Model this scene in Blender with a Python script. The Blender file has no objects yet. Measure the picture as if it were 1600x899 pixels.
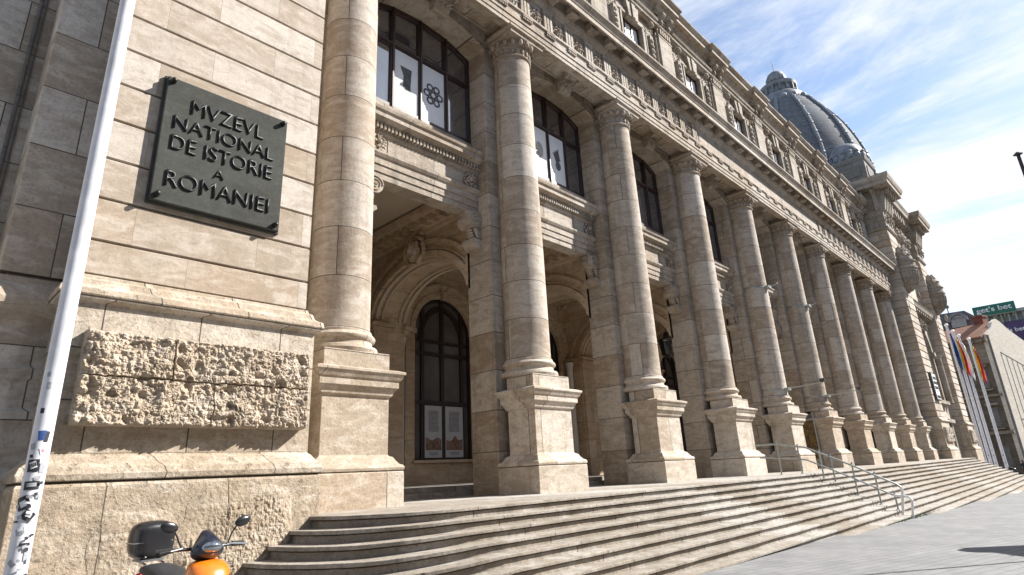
import bpy, bmesh, math, random
from mathutils import Vector, Matrix, noise
random.seed(7)
PI = math.pi
R = math.radians
S = bpy.context.scene
COL = S.collection

# ------------------------------------------------------------------ camera
cd = bpy.data.cameras.new('camera'); cam = bpy.data.objects.new('camera', cd); COL.objects.link(cam)
r2 = Vector((0.69226771639943, -0.7199114372432869, -0.04992926353776359))
dn = Vector((0.19554285468881455, 0.2537341549565964, -0.9473024704858587))
fw = Vector((0.6946426425229505, 0.6460236072580993, 0.31642550158602173))
m = Matrix((r2, -dn, -fw)).transposed().to_4x4()
m.translation = Vector((-0.4592, -9.6961, 0.4229))
cam.matrix_world = m
cd.sensor_fit = 'HORIZONTAL'; cd.sensor_width = 36.0
cd.lens = 925.7476 / 1600 * 36.0
cd.shift_x = -6.186 / 1600; cd.shift_y = -14.847 / 1600
cd.clip_start = 0.05; cd.clip_end = 3000
S.camera = cam

# ------------------------------------------------------------------ sun + sky
SUN_AZ, SUN_EL = -34.0, 38.0          # azimuth from +X towards +Y
sv = Vector((math.cos(R(SUN_EL)) * math.cos(R(SUN_AZ)), math.cos(R(SUN_EL)) * math.sin(R(SUN_AZ)), math.sin(R(SUN_EL))))
sl = bpy.data.lights.new('sun', 'SUN'); sl.energy = 5.0; sl.angle = R(0.53); sl.color = (1.0, 0.965, 0.91)
so = bpy.data.objects.new('sun', sl); COL.objects.link(so)
so.rotation_euler = (-sv).to_track_quat('-Z', 'Y').to_euler()
W = bpy.data.worlds.new('World'); S.world = W; W.use_nodes = True
nt = W.node_tree; nt.nodes.clear()
wo = nt.nodes.new('ShaderNodeOutputWorld'); bg = nt.nodes.new('ShaderNodeBackground')
sky = nt.nodes.new('ShaderNodeTexSky'); sky.sky_type = 'NISHITA'; sky.sun_disc = False
sky.sun_elevation = R(SUN_EL); sky.sun_rotation = R(90.0 - SUN_AZ); sky.air_density = 1.0; sky.dust_density = 0.6; sky.ozone_density = 1.3
bg.inputs['Strength'].default_value = 0.086
tc = nt.nodes.new('ShaderNodeTexCoord')
sep = nt.nodes.new('ShaderNodeSeparateXYZ'); nt.links.new(tc.outputs['Generated'], sep.inputs[0])
def wm(op, a, b=None, clamp=False):
    n = nt.nodes.new('ShaderNodeMath'); n.operation = op; n.use_clamp = clamp
    for i, v in enumerate((a, b)):
        if v is None: continue
        if isinstance(v, (int, float)): n.inputs[i].default_value = v
        else: nt.links.new(v, n.inputs[i])
    return n.outputs[0]
zz = wm('ADD', wm('MAXIMUM', sep.outputs[2], 0.0), 0.12)
cx_ = wm('DIVIDE', sep.outputs[0], zz); cy_ = wm('DIVIDE', sep.outputs[1], zz)
cmb = nt.nodes.new('ShaderNodeCombineXYZ')
nt.links.new(cx_, cmb.inputs[0]); nt.links.new(cy_, cmb.inputs[1])
mp = nt.nodes.new('ShaderNodeMapping'); mp.inputs['Location'].default_value = (3.1, 1.7, 0); mp.inputs['Rotation'].default_value = (0, 0, R(-22)); mp.inputs['Scale'].default_value = (2.1, 0.8, 1)
nt.links.new(cmb.outputs[0], mp.inputs[0])
n1 = nt.nodes.new('ShaderNodeTexNoise'); n1.inputs['Scale'].default_value = 0.9; n1.inputs['Detail'].default_value = 14; n1.inputs['Roughness'].default_value = 0.66; n1.inputs['Distortion'].default_value = 1.1
nt.links.new(mp.outputs[0], n1.inputs['Vector'])
# more cloud low down
def wramp(v, a, b_, amp):
    n = nt.nodes.new('ShaderNodeMapRange'); n.interpolation_type = 'SMOOTHSTEP'
    n.inputs['From Min'].default_value = a; n.inputs['From Max'].default_value = b_; n.inputs['To Max'].default_value = amp
    nt.links.new(v, n.inputs['Value']); return n.outputs[0]
wob = nt.nodes.new('ShaderNodeTexNoise'); wob.inputs['Scale'].default_value = 2.2; wob.inputs['Detail'].default_value = 6; nt.links.new(cmb.outputs[0], wob.inputs['Vector'])
zw = wm('ADD', sep.outputs[2], wm('MULTIPLY', wm('SUBTRACT', wob.outputs['Fac'], 0.5), 0.22))
deck = wm('MULTIPLY', wm('SUBTRACT', 0.24, wramp(zw, 0.33, 0.45, 0.24)), wramp(sep.outputs[0], 0.1, 0.6, 1.0))
cl = wm('ADD', wm('ADD', n1.outputs['Fac'], deck), wramp(zw, 0.46, 0.58, 0.10))
mr = nt.nodes.new('ShaderNodeMapRange'); mr.interpolation_type = 'SMOOTHSTEP'
mr.inputs['From Min'].default_value = 0.49; mr.inputs['From Max'].default_value = 0.78
nt.links.new(cl, mr.inputs['Value'])
mx = nt.nodes.new('ShaderNodeMix'); mx.data_type = 'RGBA'
nt.links.new(mr.outputs[0], mx.inputs['Factor']); nt.links.new(sky.outputs[0], mx.inputs['A'])
mx.inputs['B'].default_value = (5.3, 5.5, 5.85, 1)
nt.links.new(mx.outputs['Result'], bg.inputs['Color']); nt.links.new(bg.outputs[0], wo.inputs[0])
S.view_settings.view_transform = 'Standard'; S.view_settings.look = 'None'
S.view_settings.exposure = 1.20; S.view_settings.gamma = 1.0
S.render.engine = 'CYCLES'

# ------------------------------------------------------------------ materials
def newmat(name):
    m = bpy.data.materials.new(name); m.use_nodes = True
    t = m.node_tree; b = t.nodes['Principled BSDF']
    return m, t, b
def N(t, typ, **kw):
    n = t.nodes.new(typ)
    for k, v in kw.items():
        if k in n.inputs: n.inputs[k].default_value = v
        else: setattr(n, k, v)
    return n
def M_(t, op, a, b=None, clamp=False):
    n = t.nodes.new('ShaderNodeMath'); n.operation = op; n.use_clamp = clamp
    for i, v in enumerate((a, b)):
        if v is None: continue
        if isinstance(v, (int, float)): n.inputs[i].default_value = v
        else: t.links.new(v, n.inputs[i])
    return n.outputs[0]
def mixc(t, fac, a, b, mode='MIX'):
    n = t.nodes.new('ShaderNodeMix'); n.data_type = 'RGBA'; n.blend_type = mode; n.clamp_factor = True
    for k, v in (('Factor', fac), ('A', a), ('B', b)):
        if isinstance(v, (int, float)): n.inputs[k].default_value = v
        elif isinstance(v, tuple): n.inputs[k].default_value = (*v, 1) if len(v) == 3 else v
        else: t.links.new(v, n.inputs[k])
    return n.outputs['Result']
def ramp(t, v, lo, hi):
    n = t.nodes.new('ShaderNodeMapRange'); n.inputs['From Min'].default_value = lo; n.inputs['From Max'].default_value = hi
    t.links.new(v, n.inputs['Value']); return n.outputs[0]

def stone(name, base, mode='wall', bw=1.5, bh=0.62, z0=0.0, var=0.3, stain=0.5, pits=0.35, bump=0.25, mortar=0.006, dirt=(0.13, 0.105, 0.08), strata=0.0, tint=(1.08, 0.97, 0.84)):
    m, t, b = newmat(name); L = t.links
    geo = N(t, 'ShaderNodeNewGeometry'); pos = geo.outputs['Position']
    sp = N(t, 'ShaderNodeSeparateXYZ')
    if mode == 'drum':
        tcn = N(t, 'ShaderNodeTexCoord'); L.new(tcn.outputs['Object'], sp.inputs[0])
        oi = N(t, 'ShaderNodeObjectInfo')
        ang = M_(t, 'ARCTAN2', sp.outputs[1], sp.outputs[0])
        u = M_(t, 'ADD', M_(t, 'MULTIPLY', ang, 0.62), M_(t, 'MULTIPLY', oi.outputs['Random'], 37.0))
        v = M_(t, 'ADD', sp.outputs[2], M_(t, 'MULTIPLY', M_(t, 'FLOOR', M_(t, 'MULTIPLY', oi.outputs['Random'], 20.0)), bh * 2))
        v = M_(t, 'SUBTRACT', v, z0)
    else:
        L.new(pos, sp.inputs[0])
        u = M_(t, 'ADD', sp.outputs[0], sp.outputs[1]); v = M_(t, 'SUBTRACT', sp.outputs[2], z0)
    cb = N(t, 'ShaderNodeCombineXYZ')
    L.new(u, cb.inputs[0]); L.new(v, cb.inputs[1])
    if mode == 'top':
        L.new(sp.outputs[0], cb.inputs[0]); L.new(sp.outputs[1], cb.inputs[1])
    br = N(t, 'ShaderNodeTexBrick'); L.new(cb.outputs[0], br.inputs['Vector'])
    br.offset = 0.43; br.offset_frequency = 2; br.squash = 1.0
    br.inputs['Color1'].default_value = (0, 0, 0, 1); br.inputs['Color2'].default_value = (1, 1, 1, 1); br.inputs['Mortar'].default_value = (0.5, 0.5, 0.5, 1)
    br.inputs['Scale'].default_value = 1; br.inputs['Mortar Size'].default_value = mortar; br.inputs['Mortar Smooth'].default_value = 0.2
    br.inputs['Brick Width'].default_value = bw; br.inputs['Row Height'].default_value = bh; br.inputs['Bias'].default_value = 0.0
    blk = N(t, 'ShaderNodeSeparateColor'); L.new(br.outputs['Color'], blk.inputs[0]); blk = blk.outputs[0]
    # shift the noises per block so veins stop at the joints
    off = N(t, 'ShaderNodeCombineXYZ'); L.new(M_(t, 'MULTIPLY', blk, 31.0), off.inputs[0]); L.new(M_(t, 'MULTIPLY', blk, 17.0), off.inputs[2])
    ad = N(t, 'ShaderNodeVectorMath', operation='ADD'); L.new(pos, ad.inputs[0]); L.new(off.outputs[0], ad.inputs[1])
    mpv = N(t, 'ShaderNodeMapping'); mpv.inputs['Scale'].default_value = (1, 1, 2.6)
    L.new(ad.outputs[0], mpv.inputs[0])
    rv = N(t, 'ShaderNodeCombineXYZ'); L.new(M_(t, 'MULTIPLY', blk, 3.0), rv.inputs[0]); L.new(M_(t, 'MULTIPLY', blk, 5.0), rv.inputs[1]); L.new(rv.outputs[0], mpv.inputs['Rotation'])
    vein = N(t, 'ShaderNodeTexNoise', Scale=1.7, Detail=9.0, Roughness=0.68, Distortion=0.8); L.new(mpv.outputs[0], vein.inputs['Vector'])
    big = N(t, 'ShaderNodeTexNoise', Scale=0.45, Detail=5.0, Roughness=0.6); L.new(pos, big.inputs['Vector'])
    mps = N(t, 'ShaderNodeMapping'); mps.inputs['Scale'].default_value = (2.6, 2.6, 0.28); L.new(pos, mps.inputs[0])
    streak = N(t, 'ShaderNodeTexNoise', Scale=1.0, Detail=6.0, Roughness=0.65); L.new(mps.outputs[0], streak.inputs['Vector'])
    fine = N(t, 'ShaderNodeTexNoise', Scale=22.0, Detail=5.0, Roughness=0.7); L.new(pos, fine.inputs['Vector'])
    med = N(t, 'ShaderNodeTexNoise', Scale=5.5, Detail=6.0, Roughness=0.7); L.new(ad.outputs[0], med.inputs['Vector'])
    bs = base
    light = tuple(min(0.8, c * 1.28) for c in bs); dark = tuple(c * (1 - 0.55 * min(1, var + 0.35)) * k for c, k in zip(bs, tint))
    c = mixc(t, ramp(t, blk, 0.0, 1.0), tuple(c_ * (1 - var) * k for c_, k in zip(bs, tint)), tuple(min(0.8, c_ * (1 + var * 0.45)) for c_ in bs))
    fr = M_(t, 'FRACT', M_(t, 'MULTIPLY', blk, 7.31))
    c = mixc(t, M_(t, 'MULTIPLY', ramp(t, fr, 0.78, 0.84), 0.55 * min(1, var * 3)), c, tuple(x * k for x, k in zip(bs, (0.80, 0.66, 0.52))))
    c = mixc(t, M_(t, 'MULTIPLY', ramp(t, fr, 0.20, 0.14), 0.5 * min(1, var * 3)), c, tuple(min(.75, x * 1.22 + .02) for x in bs))
    c = mixc(t, M_(t, 'MULTIPLY', ramp(t, vein.outputs['Fac'], 0.47, 0.66), 0.60), c, light)
    c = mixc(t, M_(t, 'MULTIPLY', ramp(t, vein.outputs['Fac'], 0.50, 0.34), 0.70), c, dark)
    c = mixc(t, M_(t, 'MULTIPLY', ramp(t, streak.outputs['Fac'], 0.53, 0.78), stain), c, dirt)
    c = mixc(t, M_(t, 'MULTIPLY', ramp(t, big.outputs['Fac'], 0.52, 0.75), stain * 0.6), c, tuple(d * 2.0 for d in dirt))
    c = mixc(t, M_(t, 'MULTIPLY', ramp(t, med.outputs['Fac'], 0.58, 0.78), pits), c, dirt)
    c = mixc(t, M_(t, 'MULTIPLY', ramp(t, fine.outputs['Fac'], 0.52, 0.70), pits * 0.95), c, tuple(d * 1.3 for d in dirt))
    c = mixc(t, M_(t, 'MULTIPLY', ramp(t, br.outputs['Fac'], 0.0, 1.0), 0.85), c, (0.045, 0.036, 0.028))
    L.new(c, b.inputs['Base Color']); b.inputs['Roughness'].default_value = 0.86; b.inputs['Specular IOR Level'].default_value = 0.25
    mott = N(t, 'ShaderNodeTexNoise', Scale=11.0, Detail=8.0, Roughness=0.75); L.new(ad.outputs[0], mott.inputs['Vector'])
    c2 = mixc(t, M_(t, 'MULTIPLY', ramp(t, mott.outputs['Fac'], 0.36, 0.66), 1.0), tuple(0.62 for _ in range(3)), tuple(1.22 for _ in range(3)))
    c = mixc(t, min(1.0, 0.12 + pits * 0.45), c, mixc(t, 1.0, c, c2, 'MULTIPLY'))
    L.new(c, b.inputs['Base Color'])
    h = M_(t, 'ADD', M_(t, 'MULTIPLY', fine.outputs['Fac'], 0.35), M_(t, 'MULTIPLY', med.outputs['Fac'], 0.9))
    h = M_(t, 'SUBTRACT', h, M_(t, 'MULTIPLY', ramp(t, med.outputs['Fac'], 0.60, 0.70), 0.5))
    h = M_(t, 'SUBTRACT', h, M_(t, 'MULTIPLY', br.outputs['Fac'], 0.8))
    bp = N(t, 'ShaderNodeBump', Strength=bump * 2.0, Distance=0.02); L.new(h, bp.inputs['Height']); L.new(bp.outputs[0], b.inputs['Normal'])
    return m

def plain(name, col, rough=0.5, metal=0.0, var=0.15, scale=6.0, spec=0.5, bump=0.0, coat=0.0):
    m, t, b = newmat(name); L = t.links
    geo = N(t, 'ShaderNodeNewGeometry')
    no = N(t, 'ShaderNodeTexNoise', Scale=scale, Detail=5.0, Roughness=0.6); L.new(geo.outputs['Position'], no.inputs['Vector'])
    c = mixc(t, ramp(t, no.outputs['Fac'], 0.3, 0.7), tuple(x * (1 - var) for x in col), tuple(min(1, x * (1 + var)) for x in col))
    L.new(c, b.inputs['Base Color']); b.inputs['Roughness'].default_value = rough; b.inputs['Metallic'].default_value = metal
    b.inputs['Specular IOR Level'].default_value = spec; b.inputs['Coat Weight'].default_value = coat
    if bump:
        bp = N(t, 'ShaderNodeBump', Strength=bump, Distance=0.01); L.new(no.outputs['Fac'], bp.inputs['Height']); L.new(bp.outputs[0], b.inputs['Normal'])
    return m

ST = (0.43, 0.365, 0.285)
MT = {}
MT['wall'] = stone('ashlar_pavilion', (0.455, 0.405, 0.352), bw=1.75, bh=0.624, z0=3.756, var=0.30, stain=0.30, pits=0.38, bump=0.2, mortar=0.002, dirt=(0.15, 0.125, 0.10))
MT['recess'] = stone('recess_grey_stone', (0.53, 0.485, 0.43), bw=1.5, bh=0.95, z0=3.3, var=0.34, stain=0.5, pits=0.5, bump=0.3, mortar=0.009, dirt=(0.13, 0.115, 0.10))
MT['base'] = stone('weathered_base_stone', (0.47, 0.415, 0.348), bw=1.45, bh=1.9, z0=-1.28, var=0.25, stain=0.65, pits=0.95, bump=0.9, mortar=0.006, dirt=(0.15, 0.118, 0.082))
MT['die'] = stone('weathered_die_stone', (0.46, 0.408, 0.345), bw=1.2, bh=0.66, z0=0.93, var=0.25, stain=0.5, pits=0.8, bump=0.55, mortar=0.009, dirt=(0.15, 0.12, 0.085))
MT['rock'] = stone('rock_faced_stone', (0.46, 0.408, 0.345), bw=9, bh=9, z0=-3, var=0.1, stain=0.45, pits=0.9, bump=1.0, mortar=0.0, dirt=(0.14, 0.115, 0.085))
MT['drum'] = stone('column_drum_stone', (0.42, 0.375, 0.327), mode='drum', bw=3.9, bh=1.06, z0=3.35, var=0.34, stain=0.60, pits=0.45, bump=0.3, mortar=0.009, dirt=(0.12, 0.108, 0.096))
MT['pier'] = stone('pier_stone', (0.40, 0.352, 0.298), bw=7.3, bh=1.03, z0=0.0, var=0.40, stain=0.55, pits=0.6, bump=0.35, mortar=0.010, dirt=(0.10, 0.085, 0.068))
MT['ped'] = stone('pedestal_stone', (0.48, 0.43, 0.37), bw=3.1, bh=2.2, z0=0.63, var=0.30, stain=0.6, pits=0.75, bump=0.45, mortar=0.009, dirt=(0.15, 0.12, 0.09))
MT['trim'] = stone('carved_trim_stone', (0.40, 0.355, 0.305), bw=2.3, bh=3.0, z0=0.1, var=0.28, stain=0.85, pits=0.65, bump=0.4, mortar=0.009, dirt=(0.095, 0.083, 0.07))
MT['attic'] = stone('attic_stone', (0.345, 0.305, 0.26), bw=1.6, bh=0.6, z0=0.1, var=0.28, stain=0.95, pits=0.65, bump=0.4, mortar=0.008, dirt=(0.078, 0.07, 0.06))
MT['warm'] = stone('portico_warm_stone', (0.46, 0.365, 0.265), bw=2.1, bh=0.8, z0=0.2, var=0.18, stain=0.4, pits=0.3, bump=0.2, mortar=0.005, dirt=(0.11, 0.078, 0.048))
MT['step'] = stone('step_stone', (0.37, 0.35, 0.322), bw=2.4, bh=50, z0=-20, var=0.32, stain=0.6, pits=0.85, bump=0.5, mortar=0.010, dirt=(0.12, 0.105, 0.088))
MT['slate'] = stone('roof_scale_slate', (0.145, 0.155, 0.175), bw=0.34, bh=0.26, var=0.18, stain=0.3, pits=0.25, bump=0.3, mortar=0.012, dirt=(0.07, 0.075, 0.085), tint=(1, 1, 1))
MT['lead'] = plain('dome_lead', (0.16, 0.17, 0.19), 0.6, 0.0, 0.35, 1.5, bump=0.3)
MT['darkstone'] = stone('sooty_stone', (0.175, 0.172, 0.17), bw=1.2, bh=0.9, var=0.2, stain=0.6, pits=0.4, bump=0.3, mortar=0.006, dirt=(0.07, 0.07, 0.07))
MT['plaster'] = plain('portico_plaster', (0.46, 0.38, 0.29), 0.9, 0, 0.10, 0.8, 0.2)
MT['whitecol'] = plain('pale_marble', (0.52, 0.47, 0.42), 0.4, 0, 0.12, 2.0)
MT['frame'] = plain('dark_brown_frame', (0.040, 0.020, 0.014), 0.45, 0, 0.3, 9)
MT['frame2'] = plain('arch_window_frame', (0.018, 0.010, 0.008), 0.5, 0, 0.3, 9)
MT['glass'] = plain('window_glass', (0.035, 0.042, 0.055), 0.04, 0, 0.5, 0.7, 1.0, bump=0.25); MT['glass'].node_tree.nodes['Principled BSDF'].inputs['IOR'].default_value = 2.3
MT['glass2'] = plain('portico_window_glass', (0.085, 0.08, 0.075), 0.25, 0, 0.25, 1.0, 0.5)
MT['blind'] = plain('white_window_blind', (0.62, 0.63, 0.64), 0.7, 0, 0.08, 1.5)
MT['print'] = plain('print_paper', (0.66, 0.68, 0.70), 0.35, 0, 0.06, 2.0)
MT['poster_paper'] = plain('poster_paper', (0.40, 0.40, 0.42), 0.4, 0, 0.06, 2.0)
MT['ink'] = plain('print_ink', (0.07, 0.07, 0.075), 0.6, 0, 0.5, 14)
MT['inkgrey'] = plain('print_grey', (0.33, 0.33, 0.33), 0.6, 0, 0.35, 9)
MT['photo'] = plain('poster_photograph', (0.17, 0.10, 0.065), 0.5, 0, 0.6, 9)
MT['bronze'] = stone('plaque_bronze', (0.050, 0.051, 0.046), bw=60, bh=60, z0=-30, var=0.1, stain=0.5, pits=0.3, bump=0.08, mortar=0.0, dirt=(0.085, 0.095, 0.085), tint=(1, 1, 1))
MT['letter'] = plain('letter_bronze', (0.020, 0.020, 0.019), 0.45, 0.5, 0.3, 12)
MT['pole'] = plain('white_pole_paint', (0.60, 0.60, 0.63), 0.42, 0, 0.16, 5)
MT['steel'] = plain('railing_steel', (0.33, 0.35, 0.34), 0.45, 0.6, 0.2, 7)
MT['whitesteel'] = plain('railing_white_paint', (0.75, 0.74, 0.75), 0.4, 0, 0.1, 7)
MT['black'] = plain('black_plastic', (0.012, 0.012, 0.014), 0.28, 0, 0.3, 8, 0.6)
MT['rubber'] = plain('rubber', (0.018, 0.018, 0.018), 0.85, 0, 0.3, 8)
MT['vinyl'] = plain('seat_vinyl', (0.022, 0.022, 0.024), 0.55, 0, 0.3, 30, bump=0.1)
MT['orange'] = plain('orange_paint', (0.66, 0.165, 0.008), 0.25, 0, 0.08, 3, 0.5, coat=0.6)
MT['navy'] = plain('dark_blue_paint', (0.007, 0.010, 0.022), 0.3, 0, 0.2, 3, coat=0.5)
MT['chrome'] = plain('chrome', (0.6, 0.6, 0.6), 0.18, 1.0, 0.05, 4)
MT['lens'] = plain('headlight_lens', (0.75, 0.77, 0.78), 0.1, 0, 0.05, 4, 1.0)
MT['stk_w'] = plain('sticker_white', (0.68, 0.68, 0.70), 0.5, 0, 0.15, 40)
MT['stk_b'] = plain('sticker_black', (0.02, 0.02, 0.025), 0.5, 0, 0.3, 40)
MT['stk_u'] = plain('sticker_blue', (0.03, 0.07, 0.22), 0.5, 0, 0.3, 40)
MT['stk_g'] = plain('sticker_grey', (0.30, 0.31, 0.33), 0.5, 0, 0.3, 40)
MT['stk_r'] = plain('sticker_pink', (0.55, 0.22, 0.28), 0.5, 0, 0.3, 40)
MT['flag_b'] = plain('flag_blue', (0.012, 0.035, 0.16), 0.8, 0, 0.2, 3)
MT['flag_y'] = plain('flag_yellow', (0.75, 0.50, 0.03), 0.8, 0, 0.1, 3)
MT['flag_r'] = plain('flag_red', (0.55, 0.03, 0.04), 0.8, 0, 0.2, 3)
MT['gold'] = plain('golden_print', (0.12, 0.075, 0.025), 0.5, 0.2, 0.9, 7)
MT['green'] = plain('sign_green', (0.010, 0.12, 0.075), 0.5, 0, 0.1, 1)
MT['purple'] = plain('sign_purple', (0.05, 0.025, 0.09), 0.5, 0, 0.6, 0.5)
MT['white'] = plain('sign_white', (0.80, 0.80, 0.80), 0.5, 0, 0.02, 1)
MT['redroof'] = stone('rusty_roof', (0.30, 0.15, 0.10), bw=0.6, bh=9, var=0.25, stain=0.4, pits=0.3, bump=0.2, tint=(1, 0.9, 0.8))
MT['render'] = stone('pale_gable_render', (0.56, 0.54, 0.50), bw=60, bh=60, z0=-30, var=0.03, stain=0.15, pits=0.1, bump=0.1, mortar=0.0, dirt=(0.3, 0.29, 0.27))
MT['oldstone'] = stone('old_facade_stone', (0.24, 0.20, 0.155), bw=1.4, bh=0.5, var=0.2, stain=0.6, pits=0.3, bump=0.3)
MT['brick'] = plain('chimney_brick', (0.16, 0.05, 0.035), 0.9, 0, 0.3, 2)
MT['concrete'] = plain('far_concrete', (0.36, 0.35, 0.33), 0.9, 0, 0.1, 0.3)
MT['skin'] = plain('skin', (0.50, 0.28, 0.20), 0.6, 0, 0.05, 4)
MT['jacket'] = plain('dark_jacket', (0.02, 0.022, 0.03), 0.85, 0, 0.3, 8)
MT['hair'] = plain('hair', (0.10, 0.035, 0.02), 0.8, 0, 0.3, 20)
MT['canvas'] = plain('parasol_canvas', (0.45, 0.42, 0.36), 0.9, 0, 0.1, 3)
MT['weed'] = plain('weed_leaves', (0.07, 0.13, 0.025), 0.8, 0, 0.4, 20)
MT['darkhole'] = plain('dark_interior', (0.010, 0.009, 0.008), 0.95, 0, 0.2, 1, 0.1)

def paving():
    m, t, b = newmat('street_paving'); L = t.links
    geo = N(t, 'ShaderNodeNewGeometry')
    mpn = N(t, 'ShaderNodeMapping'); mpn.inputs['Rotation'].default_value = (0, 0, R(14)); L.new(geo.outputs['Position'], mpn.inputs[0])
    br = N(t, 'ShaderNodeTexBrick'); L.new(mpn.outputs[0], br.inputs['Vector']); br.offset = 0.37
    br.inputs['Color1'].default_value = (0, 0, 0, 1); br.inputs['Color2'].default_value = (1, 1, 1, 1); br.inputs['Mortar'].default_value = (.5, .5, .5, 1)
    br.inputs['Scale'].default_value = 1; br.inputs['Brick Width'].default_value = 0.62; br.inputs['Row Height'].default_value = 0.19
    br.inputs['Mortar Size'].default_value = 0.010; br.inputs['Mortar Smooth'].default_value = 0.3
    s = N(t, 'ShaderNodeSeparateColor'); L.new(br.outputs['Color'], s.inputs[0])
    no = N(t, 'ShaderNodeTexNoise', Scale=1.2, Detail=7.0, Roughness=0.65); L.new(geo.outputs['Position'], no.inputs['Vector'])
    fi = N(t, 'ShaderNodeTexNoise', Scale=26.0, Detail=4.0, Roughness=0.7); L.new(geo.outputs['Position'], fi.inputs['Vector'])
    c = mixc(t, s.outputs[0], (0.178, 0.177, 0.177), (0.212, 0.211, 0.210))
    c = mixc(t, M_(t, 'MULTIPLY', ramp(t, no.outputs['Fac'], 0.42, 0.68), 0.75), c, (0.125, 0.126, 0.130))
    c = mixc(t, M_(t, 'MULTIPLY', ramp(t, fi.outputs['Fac'], 0.52, 0.75), 0.45), c, (0.085, 0.085, 0.088))
    c = mixc(t, M_(t, 'MULTIPLY', br.outputs['Fac'], 0.65), c, (0.055, 0.055, 0.055))
    L.new(c, b.inputs['Base Color']); b.inputs['Roughness'].default_value = 0.8
    h = M_(t, 'SUBTRACT', M_(t, 'MULTIPLY', fi.outputs['Fac'], 0.4), br.outputs['Fac'])
    bp = N(t, 'ShaderNodeBump', Strength=0.5, Distance=0.01); L.new(h, bp.inputs['Height']); L.new(bp.outputs[0], b.inputs['Normal'])
    return m
MT['paving'] = paving()

# ------------------------------------------------------------------ mesh helpers
def obj(name, bm, mat, parent=None, smooth=False, bevel=0.0, loc=None, label=None):
    me = bpy.data.meshes.new(name)
    bmesh.ops.remove_doubles(bm, verts=bm.verts, dist=1e-5)
    bmesh.ops.recalc_face_normals(bm, faces=bm.faces)
    bm.to_mesh(me); bm.free()
    if isinstance(mat, str): mat = MT[mat]
    me.materials.append(mat)
    o = bpy.data.objects.new(name, me); COL.objects.link(o)
    if smooth:
        for p in me.polygons: p.use_smooth = True
        try: me.set_sharp_from_angle(angle=R(38))
        except Exception: pass
    if bevel:
        md = o.modifiers.new('bevel', 'BEVEL'); md.width = bevel; md.segments = 2; md.limit_method = 'ANGLE'; md.angle_limit = R(40)
    if parent: o.parent = parent
    if loc: o.location = loc
    if label: o['label'] = label
    return o
def tag(o, label, cat, group=None, kind=None):
    if label: o['label'] = label
    if cat: o['category'] = cat
    if group: o['group'] = group
    if kind: o['kind'] = kind
    return o
def thing(name, label, cat, loc=(0, 0, 0), rz=0.0, group=None):
    o = bpy.data.objects.new(name, None); COL.objects.link(o); o.location = loc; o.rotation_euler = (0, 0, rz)
    return tag(o, label, cat, group)
KIDS = {}
def copy_tree(o, off=(0, 0, 0), parent=None, top=True):
    c = o.copy(); COL.objects.link(c)
    if parent is not None: c.parent = parent
    if top: c.location = Vector(o.location) + Vector(off)
    for ch in [x for x in bpy.data.objects if x.parent == o]:
        copy_tree(ch, (0, 0, 0), c, False)
    return c
def box(bm, x0, x1, y0, y1, z0, z1):
    v = [bm.verts.new(p) for p in ((x0, y0, z0), (x1, y0, z0), (x1, y1, z0), (x0, y1, z0), (x0, y0, z1), (x1, y0, z1), (x1, y1, z1), (x0, y1, z1))]
    for f in ((0, 3, 2, 1), (4, 5, 6, 7), (0, 1, 5, 4), (1, 2, 6, 5), (2, 3, 7, 6), (3, 0, 4, 7)):
        bm.faces.new([v[i] for i in f])
def extrude(bm, pts, axis, a, b):
    """closed 2D polygon extruded along an axis; pts are the other two coordinates in order"""
    def P(u, v, w):
        return {'x': (w, u, v), 'y': (u, w, v), 'z': (u, v, w)}[axis]
    A = [bm.verts.new(P(u, v, a)) for u, v in pts]; B = [bm.verts.new(P(u, v, b)) for u, v in pts]
    n = len(pts)
    for i in range(n):
        j = (i + 1) % n; bm.faces.new((A[i], A[j], B[j], B[i]))
    bm.faces.new(A); bm.faces.new(B)
def rings(bm, x0, x1, y0, y1, prof):
    """rectangle expanded by off at height z"""
    prev = None; first = None
    for off, z in prof:
        r = [bm.verts.new(p) for p in ((x0 - off, y0 - off, z), (x1 + off, y0 - off, z), (x1 + off, y1 + off, z), (x0 - off, y1 + off, z))]
        if prev:
            for i in range(4):
                j = (i + 1) % 4; bm.faces.new((prev[i], prev[j], r[j], r[i]))
        else: first = r
        prev = r
    bm.faces.new(first); bm.faces.new(prev)
def lathe(bm, cx, cy, prof, n=48, a0=0.0, a1=2 * PI, cap=True):
    full = abs(a1 - a0 - 2 * PI) < 1e-6
    k = n if full else n + 1
    rr = []
    for r, z in prof:
        rr.append([bm.verts.new((cx + r * math.cos(a0 + (a1 - a0) * i / n), cy + r * math.sin(a0 + (a1 - a0) * i / n), z)) for i in range(k)])
    for a, b_ in zip(rr, rr[1:]):
        for i in range(n):
            j = (i + 1) % k; bm.faces.new((a[i], a[j], b_[j], b_[i]))
    if cap:
        bm.faces.new(rr[0]); bm.faces.new(rr[-1])
def tube(bm, pts, r, n=10, caps=True, r1=None):
    pts = [Vector(p) for p in pts]; rr = []
    L = len(pts)
    up = None
    for i, p in enumerate(pts):
        d = (pts[min(i + 1, L - 1)] - pts[max(i - 1, 0)]).normalized()
        if up is None:
            up = d.cross(Vector((0.13, 0.31, 0.94))).normalized()
        else:
            up = (up - d * up.dot(d)).normalized()
        s = d.cross(up)
        rad = r if r1 is None else r + (r1 - r) * i / (L - 1)
        rr.append([bm.verts.new(p + (up * math.cos(2 * PI * k / n) + s * math.sin(2 * PI * k / n)) * rad) for k in range(n)])
    for a, b_ in zip(rr, rr[1:]):
        for i in range(n):
            j = (i + 1) % n; bm.faces.new((a[i], a[j], b_[j], b_[i]))
    if caps: bm.faces.new(rr[0]); bm.faces.new(rr[-1])
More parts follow.
